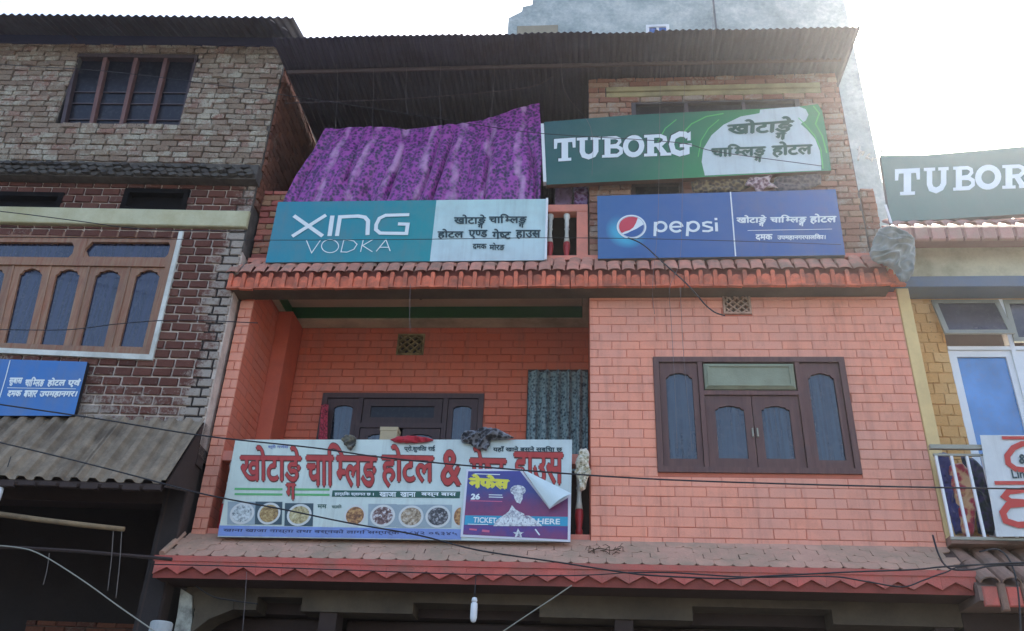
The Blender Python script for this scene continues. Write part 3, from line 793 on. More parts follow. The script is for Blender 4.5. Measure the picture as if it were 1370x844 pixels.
a = MB(mw); rect_ring(a, sw2, .04, -.12, -.02); tw = a.build('window', M_WOODB, hotel); a = MB(mw); a.box(sw2[0] + .03, sw2[1] - .03, sw2[2] + .03, sw2[3] - .03, -.1, -.07); a.build('pane', M_GLK, tw)
a = MB(mw); a.add([(.047, W + .23, 6.95), (.047, 11.2, 6.95), (.047, 11.2, 9.75), (.047, W + .23, 9.57), (.16, W + .23, 6.95), (.16, 11.2, 6.95), (.16, 11.2, 9.75), (.16, W + .23, 9.57)], [(0, 1, 2, 3), (4, 5, 6, 7), (0, 3, 7, 4), (1, 2, 6, 5), (3, 2, 6, 7)]); a.build('side_wall', M_REDJ, hotel)
a = MB(mw); a.add([(TX1, W + .06, 6.95), (TX1, 11.2, 6.95), (TX1, 11.2, 9.75), (TX1, W + .06, 9.57), (TX1 - .16, W + .23, 6.95), (TX1 - .16, 11.2, 6.95), (TX1 - .16, 11.2, 9.75), (TX1 - .16, W + .23, 9.57)], [(0, 1, 2, 3), (4, 5, 6, 7), (0, 3, 7, 4), (1, 2, 6, 5), (3, 2, 6, 7)]); a.build('side_wall', M_REDJ, hotel)
# terrace: floor, dark back wall, left brick pier, pink parapet frame
a = MB(mw); a.box(HX0, .045, 6.951, 6.99, -2.9, -.1); a.build('terrace_floor', M_CREAM, hotel)
a = MB(mw); a.box(HX0, 3.0, 6.96, 9.8, -2.99, -2.9); a.build('back_wall', M_DARKW, hotel)
a = MB(mw); a.box(HX0 + .005, -3.44, 6.956, 7.92, -.2, -.032); pr = a.build('pier', M_REDJ, hotel)
groups.append((gen_bricks('b', mw, HX0, -3.42, 6.96, 7.92, .22, .082, [], .012, .03, 0, .1, -.03, .6), clay('pinkish_pier_brick', [srgb(196, 108, 96), srgb(150, 96, 84), srgb(176, 150, 110), srgb(204, 120, 106)], srgb(150, 136, 118), .66, 2.0), 1.0, pr))
a = MB(mw); a.cbox(-.42, .03, 7.565, 7.665, -.12, .0, .006); a.cbox(-.095, .03, 6.957, 7.564, -.12, .0, .006); a.cbox(-3.4, -.42, 7.565, 7.665, -.12, -.02, .006); a.build('parapet_frame', M_PINKP, hotel)
for xx in (-.39, -.205): baluster(xx, 8.26, 6.96, .60, hotel)
# roof of tin sheets, underside towards the street
RZ = 9.575; rx0, rx1 = -3.72, 3.06; BV = Vector((0, 1, .052)).normalized(); n = 9; wd = (rx1 - rx0) / n
roof = bpy.data.objects.new('roof', None)
a = MB(); a.tube([(rx0 + .05, 7.98, RZ + .003), (rx1 - .05, 7.98, RZ - .012)], .028, 6); a.tube([(rx0 + .05, 9.6, RZ + .085), (rx1 - .05, 9.6, RZ + .07)], .03, 6)
roof = a.build('roof', M_IRON, hotel)
for i in range(n):
    a = MB(); x = rx0 + i * wd; zz = RZ + .042 - .09 * (i / n) + rnd.uniform(-.004, .004)
    corr(a, (x, 7.46 + rnd.uniform(-.015, .015), zz), (1, 0, -.0133), BV, wd + .04, 3.8, .076, .012, rows=5, sag=-.01); a.build('roof_sheet', M_TIN, roof, recalc=False)

# ================================================================ CONCRETE BUILDING BEHIND
t = NT('bare_blue_grey_concrete'); n1 = t.noise(1.3, 9, .72); n2 = t.noise(14, 6, .7)
c = t.ramp(t.math('ADD', t.math('MULTIPLY', n1, .7), t.math('MULTIPLY', n2, .3)), [(.34, srgb(128, 140, 140)), (.5, srgb(168, 178, 174)), (.64, srgb(206, 210, 202))])
t.col(c); t.set(Roughness=.95); t.bump(n2, .5, .03); M_GREY = t.mat
grey = thing('concrete_building', (1.5, 11.2, 0), 'tall bare grey concrete building rising behind the tin roof', 'building')
GY = 11.2; mg = wall(GY)
def gp(x, y): return fx(x, y, GY)
xl = gp(681, 45)[0]; xr = gp(1130, 0)[0]; zt = 19.0
pts = [(xl, 0), (xr, 0), (xr, zt), (gp(722, -60)[0], zt), gp(712, -30), gp(712, 6), gp(699, 9), gp(698, 15), gp(680, 24)]
a = MB(mg); a.prism(pts, -4, 0); a.build('wall', M_GREY, grey)
p, q = gp(692, 36), gp(746, 60); a = MB(mg); a.cbox(p[0], q[0], q[1] - .6, p[1], -.1, .03, .01); a.build('parapet_block', pm('beige_parapet_block', srgb(158, 148, 126), .9, .2, 4, .4, dirt=srgb(126, 118, 98), da=.5), grey)
p, q = gp(864, 36), gp(896, 52); a = MB(mg); rect_ring(a, (p[0], q[0], q[1] - .3, p[1]), .05, -.02, .05); a.box((p[0] + q[0]) / 2 - .02, (p[0] + q[0]) / 2 + .02, q[1] - .25, p[1] - .05, 0, .04)
gw = a.build('window', M_WHITE, grey); a = MB(mg); a.box(p[0] + .04, q[0] - .04, q[1] - .27, p[1] - .03, .005, .02); a.build('pane', glass('sky_blue_pane', srgb(60, 110, 190), .15), gw)
a = MB(mg); xc = gp(955, 20)[0]; a.box(xc, xc + .03, 9, zt, .0, .012); a.build('joint_strip', pm('dark_joint', srgb(84, 92, 98)), grey)
for yy in (5.5, 9.3, 13.1):
    pass

# ================================================================ LEFT HOUSE
lh = thing('brick_house', tuple(LP + LT * -2.5), 'old weathered brick house with big timber window and corrugated awning', 'building')
LUMAX = 0.0; LU0 = -6.0
def lr(x0, y0, x1, y1):
    p, q = lfx(x0, y0), lfx(x1, y1); return (p[0], q[0], q[1], p[1])
uw = [lfx(100, 71), lfx(264, 73), lfx(241, 167), lfx(80, 166)]
uhole = ((uw[0][0] + uw[3][0]) / 2, (uw[1][0] + uw[2][0]) / 2, (uw[2][1] + uw[3][1]) / 2, (uw[0][1] + uw[1][1]) / 2)
VL = 7.86      # underside of the projecting ledge
m = MB(lwall); backing(m, LU0, 0, VL + .02, 10.22, [uhole], -.25, -.025); lwU = m.build('wall', M_UPJ, lh)
lg = []
lg.append((gen_bricks('b', lwall, LU0, .0, 8.09, 10.2, .2, .084, [uhole], .012, .034, LA, .30, -.025, .7), M_UPB, 1.1, lwU))
# lower storey
fq = [lfx(-60, 309), lfx(247, 310), lfx(205, 483), lfx(-95, 469)]
lhole = (fq[0][0] - .3, (fq[1][0] + fq[2][0]) / 2 - .06, (fq[2][1] + fq[3][1]) / 2 + .06, (fq[0][1] + fq[1][1]) / 2 - .02)
BZ0, BZ1 = 7.255, 7.475
m = MB(lwall); backing(m, LU0, 0, 4.6, BZ0, [lhole], -.25, -.022); lwL = m.build('wall', M_LOJ, lh)
lg.append((gen_bricks('b', lwall, LU0, .0, 4.88, BZ0, .2, .106, [lhole], .023, .024, LA, .12, -.022, .2), M_LOB, .9, lwL))
# dark brick band under the ledge with two openings
s1, s2 = lr(-70, 258, 74, 284), lr(171, 255, 243, 285)
s1 = (s1[0], s1[1], BZ1, s1[3]); s2 = (s2[0], s2[1], BZ1, s2[3])
m = MB(lwall); backing(m, LU0, 0, BZ1, VL, [s1, s2], -.25, -.022); lwB = m.build('wall', M_LOJ, lh)
lg.append((gen_bricks('b', lwall, LU0, .0, BZ1, VL, .2, .106, [s1, s2], .02, .024, LA, .1, -.022, .2), M_LOB, .6, lwB))
for q in (s1, s2):
    a = MB(lwall); rect_ring(a, (q[0] - .03, q[1] + .03, q[2], q[3] + .03), .06, -.15, .012); ww = a.build('window', pm('dark_opening_board', srgb(24, 22, 22), .95, .2, 4, .1, spec=.1), lh); a = MB(lwall); a.box(q[0] + .02, q[1] - .02, q[2] + .0, q[3] - .02, -.10, -.08); a.build('opening_fill', pm('dark_opening_board', srgb(24, 22, 22), .95, .2, 4, .1, spec=.1), ww)  # near-black boards put the dark depth of the openings into colour
M_BEAM = pm('yellowed_cream_beam', srgb(196, 194, 160), .8, .15, 3, .3, 40, dirt=srgb(160, 150, 104), da=.7)
a = MB(lwall); a.cbox(LU0, -.0, BZ0, BZ1, -.2, .045, .01); a.build('beam', M_BEAM, lh)
# projecting ledge of rough slate lumps
M_LEDG = clay('sooty_ledge', [srgb(84, 80, 76), srgb(104, 100, 92), srgb(70, 66, 64)], srgb(150, 146, 132), .72, 2.5)
a = MB(lwall); a.box(LU0, .02, VL, 8.07, -.2, .12); lw_l = a.build('ledge', M_UPJ, lh)
def lump(u, v, d, k): return lwall(u, v, d)
a = MB(lambda u, v, d=0: Vector((u, d, v)))
slm = []
for k in range(5):
    r_ = random.Random(k); vs = []
    for y in (0, 1):
        for j in range(6):
            q = 2 * math.pi * j / 6 + .3; vs.append((math.cos(q) * .5 * (1 - .2 * (1 - y)) + r_.uniform(-.06, .06), -1 + y + r_.uniform(-.1, .1), math.sin(q) * .5 + r_.uniform(-.08, .08)))
    me = bpy.data.meshes.new('slate'); me.from_pydata(vs, [], [list(range(6))[::-1], list(range(6, 12))] + [(j, (j + 1) % 6, 6 + (j + 1) % 6, 6 + j) for j in range(6)]); me.materials.append(M_LEDG); slm.append(me)
for row in range(3):
    for i in range(56):
        u = -.04 - i * .1 - row * .04 + rnd.uniform(-.01, .01)
        if u < -5.6: break
        p = lwall(u, 7.895 + row * .06 + rnd.uniform(-.008, .008), .125)
        place(slm[rnd.randrange(5)], 'slate', p, (rnd.uniform(-.3, .3), rnd.uniform(-.25, .25), LA), (.115, .02 + rnd.uniform(0, .03), .055), lw_l)
# upper iron window
mu = qmap(lwall, *uw); a = MB(mu); a.ring([(0, 0), (1, 0), (1, 1), (0, 1)], [(.03, .02), (.98, .02), (.98, .96), (.03, .96)], -.12, -.01)
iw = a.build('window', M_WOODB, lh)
for k, xx in enumerate((.25, .50, .745)):
    a = MB(mu); a.box(xx - .016, xx + .016, .0, .97, -.1, -.02); a.build('mullion', M_WOODH, iw)
for k, yy in enumerate((.12, .34, .5)):
    a = MB(mu); a.box(.03, .98, yy, yy + .012, -.088, -.075); a.build('bar', M_IRON, iw)
cs = (.03, .234, .266, .484, .516, .729, .761, .98)
for k in range(4):
    a = MB(mu); a.box(cs[2 * k], cs[2 * k + 1], .02, .96, -.1, -.092); a.build('pane', M_GLK, iw)
# big timber window with white surround
mf = qmap(lwall, *fq); wW = fq[1][0] - fq[0][0]; wH = fq[1][1] - fq[2][1]
bu, bv = .05 / wW, .06 / wH
a = MB(mf); a.box(1 - bu, 1, 0, 1, -.1, .03); a.box(-.4, 1 - bu, 0, bv, -.1, .03); a.build('window_surround', M_WHITEP, lh)
def fuv(x, y):
    """pixel -> fractions of the big window quad (solved by iteration)"""
    p = Vector(lfx(x, y)); a_, b_ = .5, .5
    TL, TR, BR, BL = [Vector(q) for q in fq]
    for _ in range(30):
        q = BL.lerp(BR, a_).lerp(TL.lerp(TR, a_), b_); e = p - q
        du = (BR - BL).lerp(TR - TL, b_); dv = (TL.lerp(TR, a_) - BL.lerp(BR, a_)); det = du.x * dv.y - du.y * dv.x
        a_ += (e.x * dv.y - e.y * dv.x) / det; b_ += (du.x * e.y - du.y * e.x) / det
    return a_, b_
def pane_rect(tlx, trx, ty, blx, brx, by):
    q = [fuv(tlx, ty), fuv(trx, ty), fuv(brx, by), fuv(blx, by)]
    return ((q[0][0] + q[3][0]) / 2, (q[1][0] + q[2][0]) / 2, (q[2][1] + q[3][1]) / 2, (q[0][1] + q[1][1]) / 2)
cols = [pane_rect(183, 213, 359, 157, 191, 462), pane_rect(129, 162, 359, 103, 137, 461), pane_rect(77, 108, 358, 49, 82, 460), pane_rect(29, 59, 357, 0, 31, 459)]
du_ = (cols[2][0] - cols[3][0] + cols[1][0] - cols[2][0]) / 2
cols += [(cols[3][0] - du_ * k, cols[3][1] - du_ * k, cols[3][2], cols[3][3]) for k in (1, 2)]
vb_, vt_ = cols[0][2], cols[0][3]
tr1 = fuv(170, 347)[1]; tr0 = fuv(170, 352)[1]
a = MB(mf); a.box(-.4, 1 - bu - .001, bv + .001, bv + .05, -.12, -.005); a.box(-.4, 1 - bu - .001, .955, 1, -.12, -.005); a.box(1 - bu - .03, 1 - bu - .002, bv + .05, .955, -.12, -.007)
a.box(-.4, 1 - bu - .03, tr0 - .02, tr1 + .015, -.12, -.009)
bigw = a.build('window', M_WOODL, lh)
for k, (c0_, c1_, b0_, t0_) in enumerate(cols):
    nxt = cols[k - 1][0] if k else 1 - bu - .03 + (1 - bu - .03 - c1_) * .0
    rgt = (c1_ + nxt) / 2 if k else 1 - bu - .03
    lft = (c0_ + (cols[k + 1][1] if k + 1 < len(cols) else c0_ - .08)) / 2
    o_i = arch(c0_, c1_, b0_, t0_, .05, (c0_ - lft - .004, rgt - c1_ - .004, b0_ - (bv + .053), (tr0 - .023) - t0_))
    sash(mf, bigw, o_i, M_WOODL, M_GLD, -.08, -.03, -.06)
    a = MB(mf); a.box(lft - .004, lft + .004, bv + .05, tr0 - .02, -.08, -.02); a.build('cover_strip', M_WOODL, bigw)
def hexpane(x0, x1, ya, yb):
    q0, q1 = fuv(x0, ya), fuv(x1, yb); u0, u1, v1, v0 = q0[0], q1[0], q0[1], q1[1]; c_ = (u1 - u0) * .06; vm = (v0 + v1) / 2
    inner = [(u0 + c_, v0), (u1 - c_, v0), (u1, vm), (u1 - c_, v1), (u0 + c_, v1), (u0, vm)]
    U0, U1, V0, V1 = u0 - .03, u1 + .03, tr1 + .016, .954
    outer = [(U0, V0), (U1, V0), (U1, vm), (U1, V1), (U0, V1), (U0, vm)]
    a = MB(mf); a.ring(outer, inner, -.08, -.02); a.build('transom_sash', M_WOODL, bigw); a = MB(mf); a.prism(inner, -.064, -.06); a.build('pane', M_GLD, bigw)
hexpane(115, 227, 322, 343); hexpane(-22, 98, 322, 343)
p0 = fuv(106, 330); a = MB(mf); a.box(p0[0] - .025, p0[0] + .025, tr1 + .015, .955, -.1, -.012); a.build('mullion', M_WOODL, bigw)
a = MB(lwall); a.box(LU0, -.4, 5.2, 7.2, -.4, -.26); a.box(LU0, -.4, 8.5, 10, -.4, -.26); a.build('back_panel', M_DARK, lh)
# side wall seen above the terrace, faces right
SX = LP.x
mside = lambda u, v, d=0: Vector((SX + d, u, v))
a = MB(mside); a.box(LP.y + .01, 11.5, 6.96, 10.2, -.2, -.0); sdw = a.build('side_wall', M_UPJ, lh)
a = MB(mside); a.box(LP.y + .01, 11.5, 0, 6.95, -.24, -.04); a.build('side_wall', M_DARK, lh)
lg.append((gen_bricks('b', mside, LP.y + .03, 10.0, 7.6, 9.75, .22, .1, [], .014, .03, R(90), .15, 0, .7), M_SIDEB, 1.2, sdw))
# roof: front slope of tin over a dark blue fascia
a = MB(lwall); a.box(LU0, .05, 10.06, 10.2, .0, .03); lroof = a.build('roof', M_TINB, lh)
nsh = 8; wdl = .78
EB = Vector((-LN.x, -LN.y, .36)).normalized()
for i in range(nsh):
    u1_ = .17 - i * wdl; P0 = lwall(u1_ - wdl, 10.03, .52)
    a = MB(); corr(a, P0, LT, EB, wdl + .03, 3.0, .1, .014, rows=2); a.build('roof_sheet', M_TIN2, lroof, recalc=False)
a = MB(); a.tube([lwall(-.12, 10.06, .48), lwall(.06, 10.17, .16)], .012, 6); a.build('brace', M_WHITE, lroof)
a = MB(); a.tube([lwall(-2.82, 10.06, .48), lwall(-2.72, 10.1, .05)], .01, 6); a.build('brace', M_IRON, lroof)
# awning
AV0, AV1 = 4.93, 4.10
na = 7; wa = .82
B_ = (lwall(0, AV0, .03) - lwall(0, AV1, .60)); AL = B_.length
a = MB(); a.tube([lwall(LU0, AV1 - .03, .56), lwall(-.02, AV1 - .03, .56)], .03, 6); a.tube([lwall(LU0, 4.44, .27), lwall(-.02, 4.44, .27)], .03, 6)
awn = a.build('awning', M_DARKW, lh)
for i in range(na):
    u_ = -.03 - (i + 1) * wa
    P0 = lwall(u_, AV1, .60); a = MB(); corr(a, P0, LT, B_, wa + .05, AL, .165, .021, th=.006, rows=3, spp=10, flat=2.2); a.build('awning_sheet', M_AWN, awn, recalc=False)
a = MB(lwall); a.prism([(-.035, AV1 - .05), (-.0, AV1 - .05), (-.0, AV0), (-.035, AV0)], .0, .05); 
a = MB(); q = [lwall(-.0, AV1 - .04, .58), lwall(-.0, AV0 - .02, .03), lwall(0, AV1 + .1, .03), lwall(.015, AV1 - .04, .58), lwall(.015, AV0 - .02, .03), lwall(.015, AV1 + .1, .03)]
a.add(q, [(0, 1, 2), (3, 5, 4), (0, 3, 4, 1), (1, 4, 5, 2), (0, 2, 5, 3)]); a.build('awning_cheek', M_DARKW, awn)
for i in range(30):
    a = MB(lwall); u_ = -.1 - i * .19; hh = .05 + rnd.uniform(-.01, .015)
    a.cbox(u_ - .08, u_ + .08, AV1 - .02 - hh, AV1 - .015, .55, .59, .006); a.build('batten', M_DARKW, awn)
# void under the awning
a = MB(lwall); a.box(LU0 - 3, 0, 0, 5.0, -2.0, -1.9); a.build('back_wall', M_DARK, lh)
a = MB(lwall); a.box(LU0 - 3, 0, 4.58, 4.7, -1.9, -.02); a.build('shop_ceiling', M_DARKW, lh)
a = MB(lwall); a.box(LU0 - 3, 0, 4.5, 4.93, -.2, -.026); a.build('lintel', M_DARKW, lh)
a = MB(lwall); a.box(-2.2, -.35, 0, 3.25, -1.89, -1.82); bb = a.build('inner_wall', M_REDJ, lh)
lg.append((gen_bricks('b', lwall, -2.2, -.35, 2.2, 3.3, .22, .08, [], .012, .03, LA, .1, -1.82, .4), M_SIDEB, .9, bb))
for xx in (-.12, -3.2):
    a = MB(lwall); a.cbox(xx - .1, xx + .1, 0, 4.58, -.2, -.02, .01); a.build('post', M_DARKW, lh)
a = MB(lwall); a.box(LU0, -.25, 4.1, 4.24, -.2, -.05); a.build('lintel_beam', M_DARKW, lh)

# ================================================================ RIGHT HOUSE
rh = thing('yellow_house', (4.6, 8.3, 0), 'yellow ochre house with clay tile ledges and railed balcony at the right edge', 'building')
RX0 = HX1 + .005; RXE = 6.6
a = MB(mw); a.cbox(RX0, 3.325, 3.9, 6.54, -.3, -.001, .008); a.build('pier', M_YEL, rh)
RY = 8.42; mr = wall(RY)
op = [atY(1253, 398, RY), atY(1370, 396, RY), atY(1400, 722, RY)]
rop = (fx(1260, 430, RY)[0], 5.6, 4.0, fx(1255, 401, RY)[1])
m = MB(mr); backing(m, 3.32, RXE, 3.9, 6.9, [rop], -.2, -.015); rwl = m.build('wall', M_OR, rh)
rg = [(gen_bricks('b', mr, 3.325, rop[0], 3.95, rop[3] + .0, .15, .115, [], .006, .015, 0, .2, -.015, .35, .05), M_ORB, .8, rwl)]
# upper beam, blue band
a = MB(mw); a.cbox(RX0, RXE, 6.675, 7.05, -.25, .0, .006); a.build('beam', M_CREAM, rh)
a = MB(mw); a.cbox(RX0, RXE, 6.545, 6.674, -.25, .015, .006); a.build('painted_band', pm('grey_blue_band', srgb(92, 112, 134), .7, .15, 4, .2, dirt=srgb(110, 112, 108), da=.5), rh)
# upper tile ledge
RL = 7.92; 
a = MB(); a.add([(RX0, RL, 6.98), (RXE, RL, 6.98), (RXE, 8.3, 7.05), (RX0, 8.3, 7.05), (RX0, RL, 7.08), (RXE, RL, 7.08), (RXE, 8.25, 7.36), (RX0, 8.25, 7.36)], [(0, 1, 2, 3), (0, 4, 5, 1), (4, 7, 6, 5), (0, 3, 7, 4), (1, 5, 6, 2), (3, 2, 6, 7)])
rl = a.build('ledge', pm('old_pink_mortar', srgb(150, 112, 104), .9, .2, 8, .4), rh)
M_TILER = pm('faded_rose_tile', srgb(178, 132, 122), .9, .25, 12, .5, 50, rv=.1, dirt=srgb(160, 140, 124), da=.7)
bt2 = barrel(.075, .24); bt2.materials.append(M_TILER)
for i in range(19):
    x = RX0 + .08 + i * .168
    for row in (0, 1):
        place(bt2, 'roof_tile', (x + rnd.uniform(-.01, .01), RL - .03 + row * .165, 7.10 + row * .14), (math.atan2(.28, .33), 0, rnd.uniform(-.04, .04)), (1, 1, .6), rl)
    a = MB(wall(RL)); a.cbox(x - .07, x + .07, 6.94, 7.09, -.02, .02, .012); a.build('tile_end', M_TILER, rl)
# lower clay tile ledge
RB = 7.76
a = MB(); a.add([(RX0, RB, 3.30), (RXE, RB, 3.30), (RXE, 8.4, 3.30), (RX0, 8.4, 3.30), (RX0, RB, 3.42), (RXE, RB, 3.42), (RXE, 8.35, 3.86), (RX0, 8.35, 3.86)], [(0, 1, 2, 3), (0, 4, 5, 1), (4, 7, 6, 5), (0, 3, 7, 4), (1, 5, 6, 2), (3, 2, 6, 7)])
rl2 = a.build('ledge', pm('dusty_mortar', srgb(130, 108, 96), .9, .2, 8, .4), rh)
bt3 = barrel(.082, .40); bt3.materials.append(M_CLAY); s3 = math.atan2(.44, .59)
for i in range(18):
    x = RX0 + .09 + i * .185
    for row in (0, 1):
        place(bt3, 'roof_tile', (x + rnd.uniform(-.01, .01), RB - .03 + row * .3, 3.425 + row * .225 + (.01 if not row else 0)), (s3, 0, rnd.uniform(-.03, .03)), (1, 1, .7), rl2)
    a = MB(wall(RB)); a.cbox(x - .06, x + .06, 3.255, 3.415, -.02, .012, .01); a.build('tile_end', M_FASC, rl2)
    a = MB(wall(RB)); a.cbox(x + .064, x + .121, 3.22, 3.44, -.02, .03, .01); a.build('tile_end', M_CLAY, rl2)
a = MB(mw); a.box(RX0, RXE, 3.0, 3.29, -.3, .0); a.build('shop_beam', M_DARKW, rh)
a = MB(mw); a.box(RX0, RXE, 0, 3.0, -1.2, -1.1); a.box(RX0, RX0 + .2, 0, 3.0, -1.1, -.02); a.build('shop_wall', M_DARK, rh)
a = MB(mw); a.box(RX0, RXE, 3.86, 3.93, -.3, .1); a.build('floor_slab', M_CLAY, rh)
a = MB(mw); a.box(RX0, RXE, 7.055, 7.30, -.5, -.06); a.build('roof_slab', M_YEL, rh)
a = MB(mr); a.box(3.3, RXE, 3.9, 6.9, -1.5, -1.4); a.build('back_wall', M_DARK, rh)
# joinery: doors with blue glass and top sashes
def rf(x, y, d=0): return fx(x, y, RY - d)
ux = rop[0]; p1 = rf(1268, 468); doorT = p1[1]; xm1 = rf(1357, 470)[0]
a = MB(mr); a.box(ux, 5.6, doorT, doorT + .04, -.1, .005); a.box(xm1 - .03, xm1 + .015, 4.0, rop[3], -.1, .008); dj = a.build('door_frame', M_WHITE, rh)
dw = xm1 - .03 - (p1[0])
for k in range(3):
    x0_ = p1[0] + k * (dw + .045); r_ = (x0_, x0_ + dw, 4.0, doorT)
    a = MB(mr); a.ring([(r_[0], r_[2]), (r_[1], r_[2]), (r_[1], r_[3]), (r_[0], r_[3])], [(r_[0] + .08, r_[2] + .1), (r_[1] - .055, r_[2] + .1), (r_[1] - .055, r_[3] - .07), (r_[0] + .08, r_[3] - .07)], -.06, -.015)
    dd = a.build('door', M_WHITE, dj); a = MB(mr); a.box(r_[0] + .07, r_[1] - .045, r_[2] + .09, r_[3] - .06, -.045, -.04); a.build('pane', M_GLS, dj)
    # top-hung sash, the first pushed open
    ang = (.30, .02, .02)[k]; zt_ = rop[3] - .01; hh = .50; uu0, uu1 = x0_ - .06 if k == 0 else x0_, x0_ + dw
    def mo(u, v, d=0, ang=ang, zt_=zt_): 
        h_ = zt_ - v; return Vector((u, RY - .02 - d * math.cos(ang) - h_ * math.sin(ang), zt_ - h_ * math.cos(ang) + d * math.sin(ang) * 0))
    a = MB(mo); rect_ring(a, (uu0, uu1, zt_ - hh, zt_), .05, -.03, .0); ts = a.build('top_sash', M_ALU, dj)
    a = MB(mo); a.box(uu0 + .045, uu1 - .045, zt_ - hh + .045, zt_ - .045, -.018, -.012); a.build('pane', M_GLG, dj)
# balcony railing
RR = 7.97; mrr = wall(RR); b0 = fx(1246, 596, RR); b1 = fx(1272, 722, RR)
a = MB(mrr); a.box(b0[0] - .02, 5.8, b0[1] - .035, b0[1] + .005, -.02, .02); a.box(b0[0], 5.8, b0[1] - .10, b0[1] - .08, -.012, .012); a.box(b0[0], 5.8, b1[1] + .0, b1[1] + .025, -.012, .012)
rail = a.build('railing', M_ALU, rh)
for i in range(17):
    x = b0[0] + .02 + i * .135
    a = MB(mrr); a.box(x - .011, x + .011, b1[1] + .025, b0[1] - .1, -.011, .011); a.build('bar', M_WHITE, rail)

lay(groups, 300); lay(lg, 300); lay(rg, 300)

# ================================================================ SIGNS
def print_mat(name, c, c2=None, axis=0, a=0, b=1, rough=.42, wr=.45, dirt=.55, vign=None):
    """printed flex / painted tin; colour may run from c to c2 along the sheet (the print itself)"""
    t = NT(name); base = c
    if c2:
        x = t.sxyz(t.uv())[axis]
        f = t.math('MULTIPLY', t.math('SUBTRACT', x, a), 1 / (b - a), clamp=True); base = t.mix(f, c, c2)
    n = t.noise(3, 6, .65); k = t.ramp(n, [(.4, 0.0), (.75, 1.0)])
    base = t.mix(t.math('MULTIPLY', k, dirt * .5), base, srgb(128, 124, 116))
    mp = t.n('ShaderNodeMapping'); mp.inputs['Scale'].default_value = (14, 14, .7); t.l(t.pos(), mp.inputs['Vector'])
    st = t.ramp(t.noise(1, 5, .7, mp.outputs[0]), [(.5, 0.0), (.8, 1.0)]); base = t.mix(t.math('MULTIPLY', st, dirt * .5), base, srgb(110, 108, 100))
    t.col(base); t.set(Roughness=rough)
    mp2 = t.n('ShaderNodeMapping'); mp2.inputs['Scale'].default_value = (3, 3, 1.2); t.l(t.pos(), mp2.inputs['Vector'])
    t.bump(t.noise(1, 3, .5, mp2.outputs[0]), wr, .03); return t.mat
def pq(pts, Y): return [fx(x, y, Y) for x, y in pts]
def sheet(mbx, quad, d, nu=1, nv=1, bow=0):
    TL, TR, BR, BL = [Vector(q) for q in quad]
    def fn(a, b):
        q = BL.lerp(BR, a).lerp(TL.lerp(TR, a), b); return mbx.m(q.x, q.y, d + bow * math.sin(math.pi * a) * math.sin(math.pi * b))
    mbx.grid(fn, nu, nv, uv=True)
def letters(name, Y, mat, parent, fn, m0=None):
    a = MB(m0 or wall(Y)); fn(a); return a.build(name, mat, parent, recalc=False)
M_LW = pm('white_lettering', srgb(226, 234, 232), .5, .06, 8, 0)
M_LK = pm('dark_green_lettering', srgb(34, 62, 66), .5, .06, 8, 0)
M_SBOX = pm('sign_box_metal', srgb(112, 116, 118), .6, .2, 8, .1)
def sign_box(name, quad_px, Y, label, depth=.07, base=None, mat=None):
    q = pq(quad_px, Y); a = MB(wall(Y)); cx = sum(p[0] for p in q) / 4; cz = min(p[1] for p in q)
    r_ = thing(name, (cx, Y, cz), label, 'sign'); a.prism(q, -depth, -.003); a.build('sign_box', mat or M_SBOX, r_); return r_

# --- teal and white vodka sign
Y1 = 8.07
xs = sign_box('shop_sign', [(372, 270), (732, 266), (730, 348), (355, 351)], Y1, 'teal and white sign board reading XING VODKA, below the purple curtain')
a = MB(wall(Y1)); sheet(a, pq([(372, 270), (584, 267.6), (575, 349.5), (355, 351)], Y1), 0, 6, 3, .006); a.build('printed_face', print_mat('teal_print', srgb(14, 132, 152), srgb(18, 142, 146), 0), xs, recalc=False, label='teal half with the brand lettering')
a = MB(wall(Y1)); sheet(a, pq([(584, 267.6), (732, 266), (730, 348), (575, 349.5)], Y1), 0, 6, 3, .006); a.build('printed_face', print_mat('pale_print', srgb(196, 216, 216), srgb(190, 222, 216), 1), xs, recalc=False, label='pale half with the hotel name')
def f(a):
    P_ = lambda l: [fx(340 + x / 5.957, 255 + y / 5.957, Y1) for x, y in l]
    for i, (l, w_) in enumerate((([(318, 203), (548, 366)], .045), ([(575, 198), (305, 368)], .045), ([(626, 203), (603, 366)], .05), ([(662, 366), (686, 214), (830, 207), (885, 216), (910, 245), (905, 358)], .046), ([(1238, 196), (1050, 201), (1000, 225), (975, 275), (972, 315), (1005, 343), (1215, 346), (1226, 272), (1148, 270)], .042))):
        a.ribbon(P_(l), w_, .010 + i * .0006)
letters('lettering', Y1, M_LW, xs, f)
def f(a):
    P_ = lambda l: [fx(340 + x / 5.957, 255 + y / 5.957, Y1) for x, y in l]; w_ = .011
    a.ribbon(P_([(418, 398), (460, 500), (532, 396)]), w_, .010)
    a.ribbon([fx(340 + x / 5.957, 255 + y / 5.957, Y1) for x, y in ell(607, 446, 68, 52, 24)], w_, .0105, closed=True)
    a.ribbon(P_([(716, 398), (694, 492), (742, 494), (796, 472), (822, 432), (796, 405), (746, 396)]), w_, .0110, closed=True)
    a.ribbon(P_([(872, 394), (850, 492)]), w_, .0115); a.ribbon(P_([(952, 392), (866, 442), (945, 492)]), w_, .0120)
    a.ribbon(P_([(975, 488), (1052, 394), (1086, 486)]), w_, .0115); a.ribbon(P_([(1002, 456), (1074, 456)]), w_, .012)
letters('lettering', Y1, M_LW, xs, f)
def wq(x0, y0, x1, y1, Y, dy=0, sh=0):
    """pixel box -> quad; dy = rise of the right end, sh = slant of the uprights"""
    return pq([(x0 + sh, y0), (x1 + sh, y0 - dy), (x1, y1 - dy), (x0, y1)], Y)
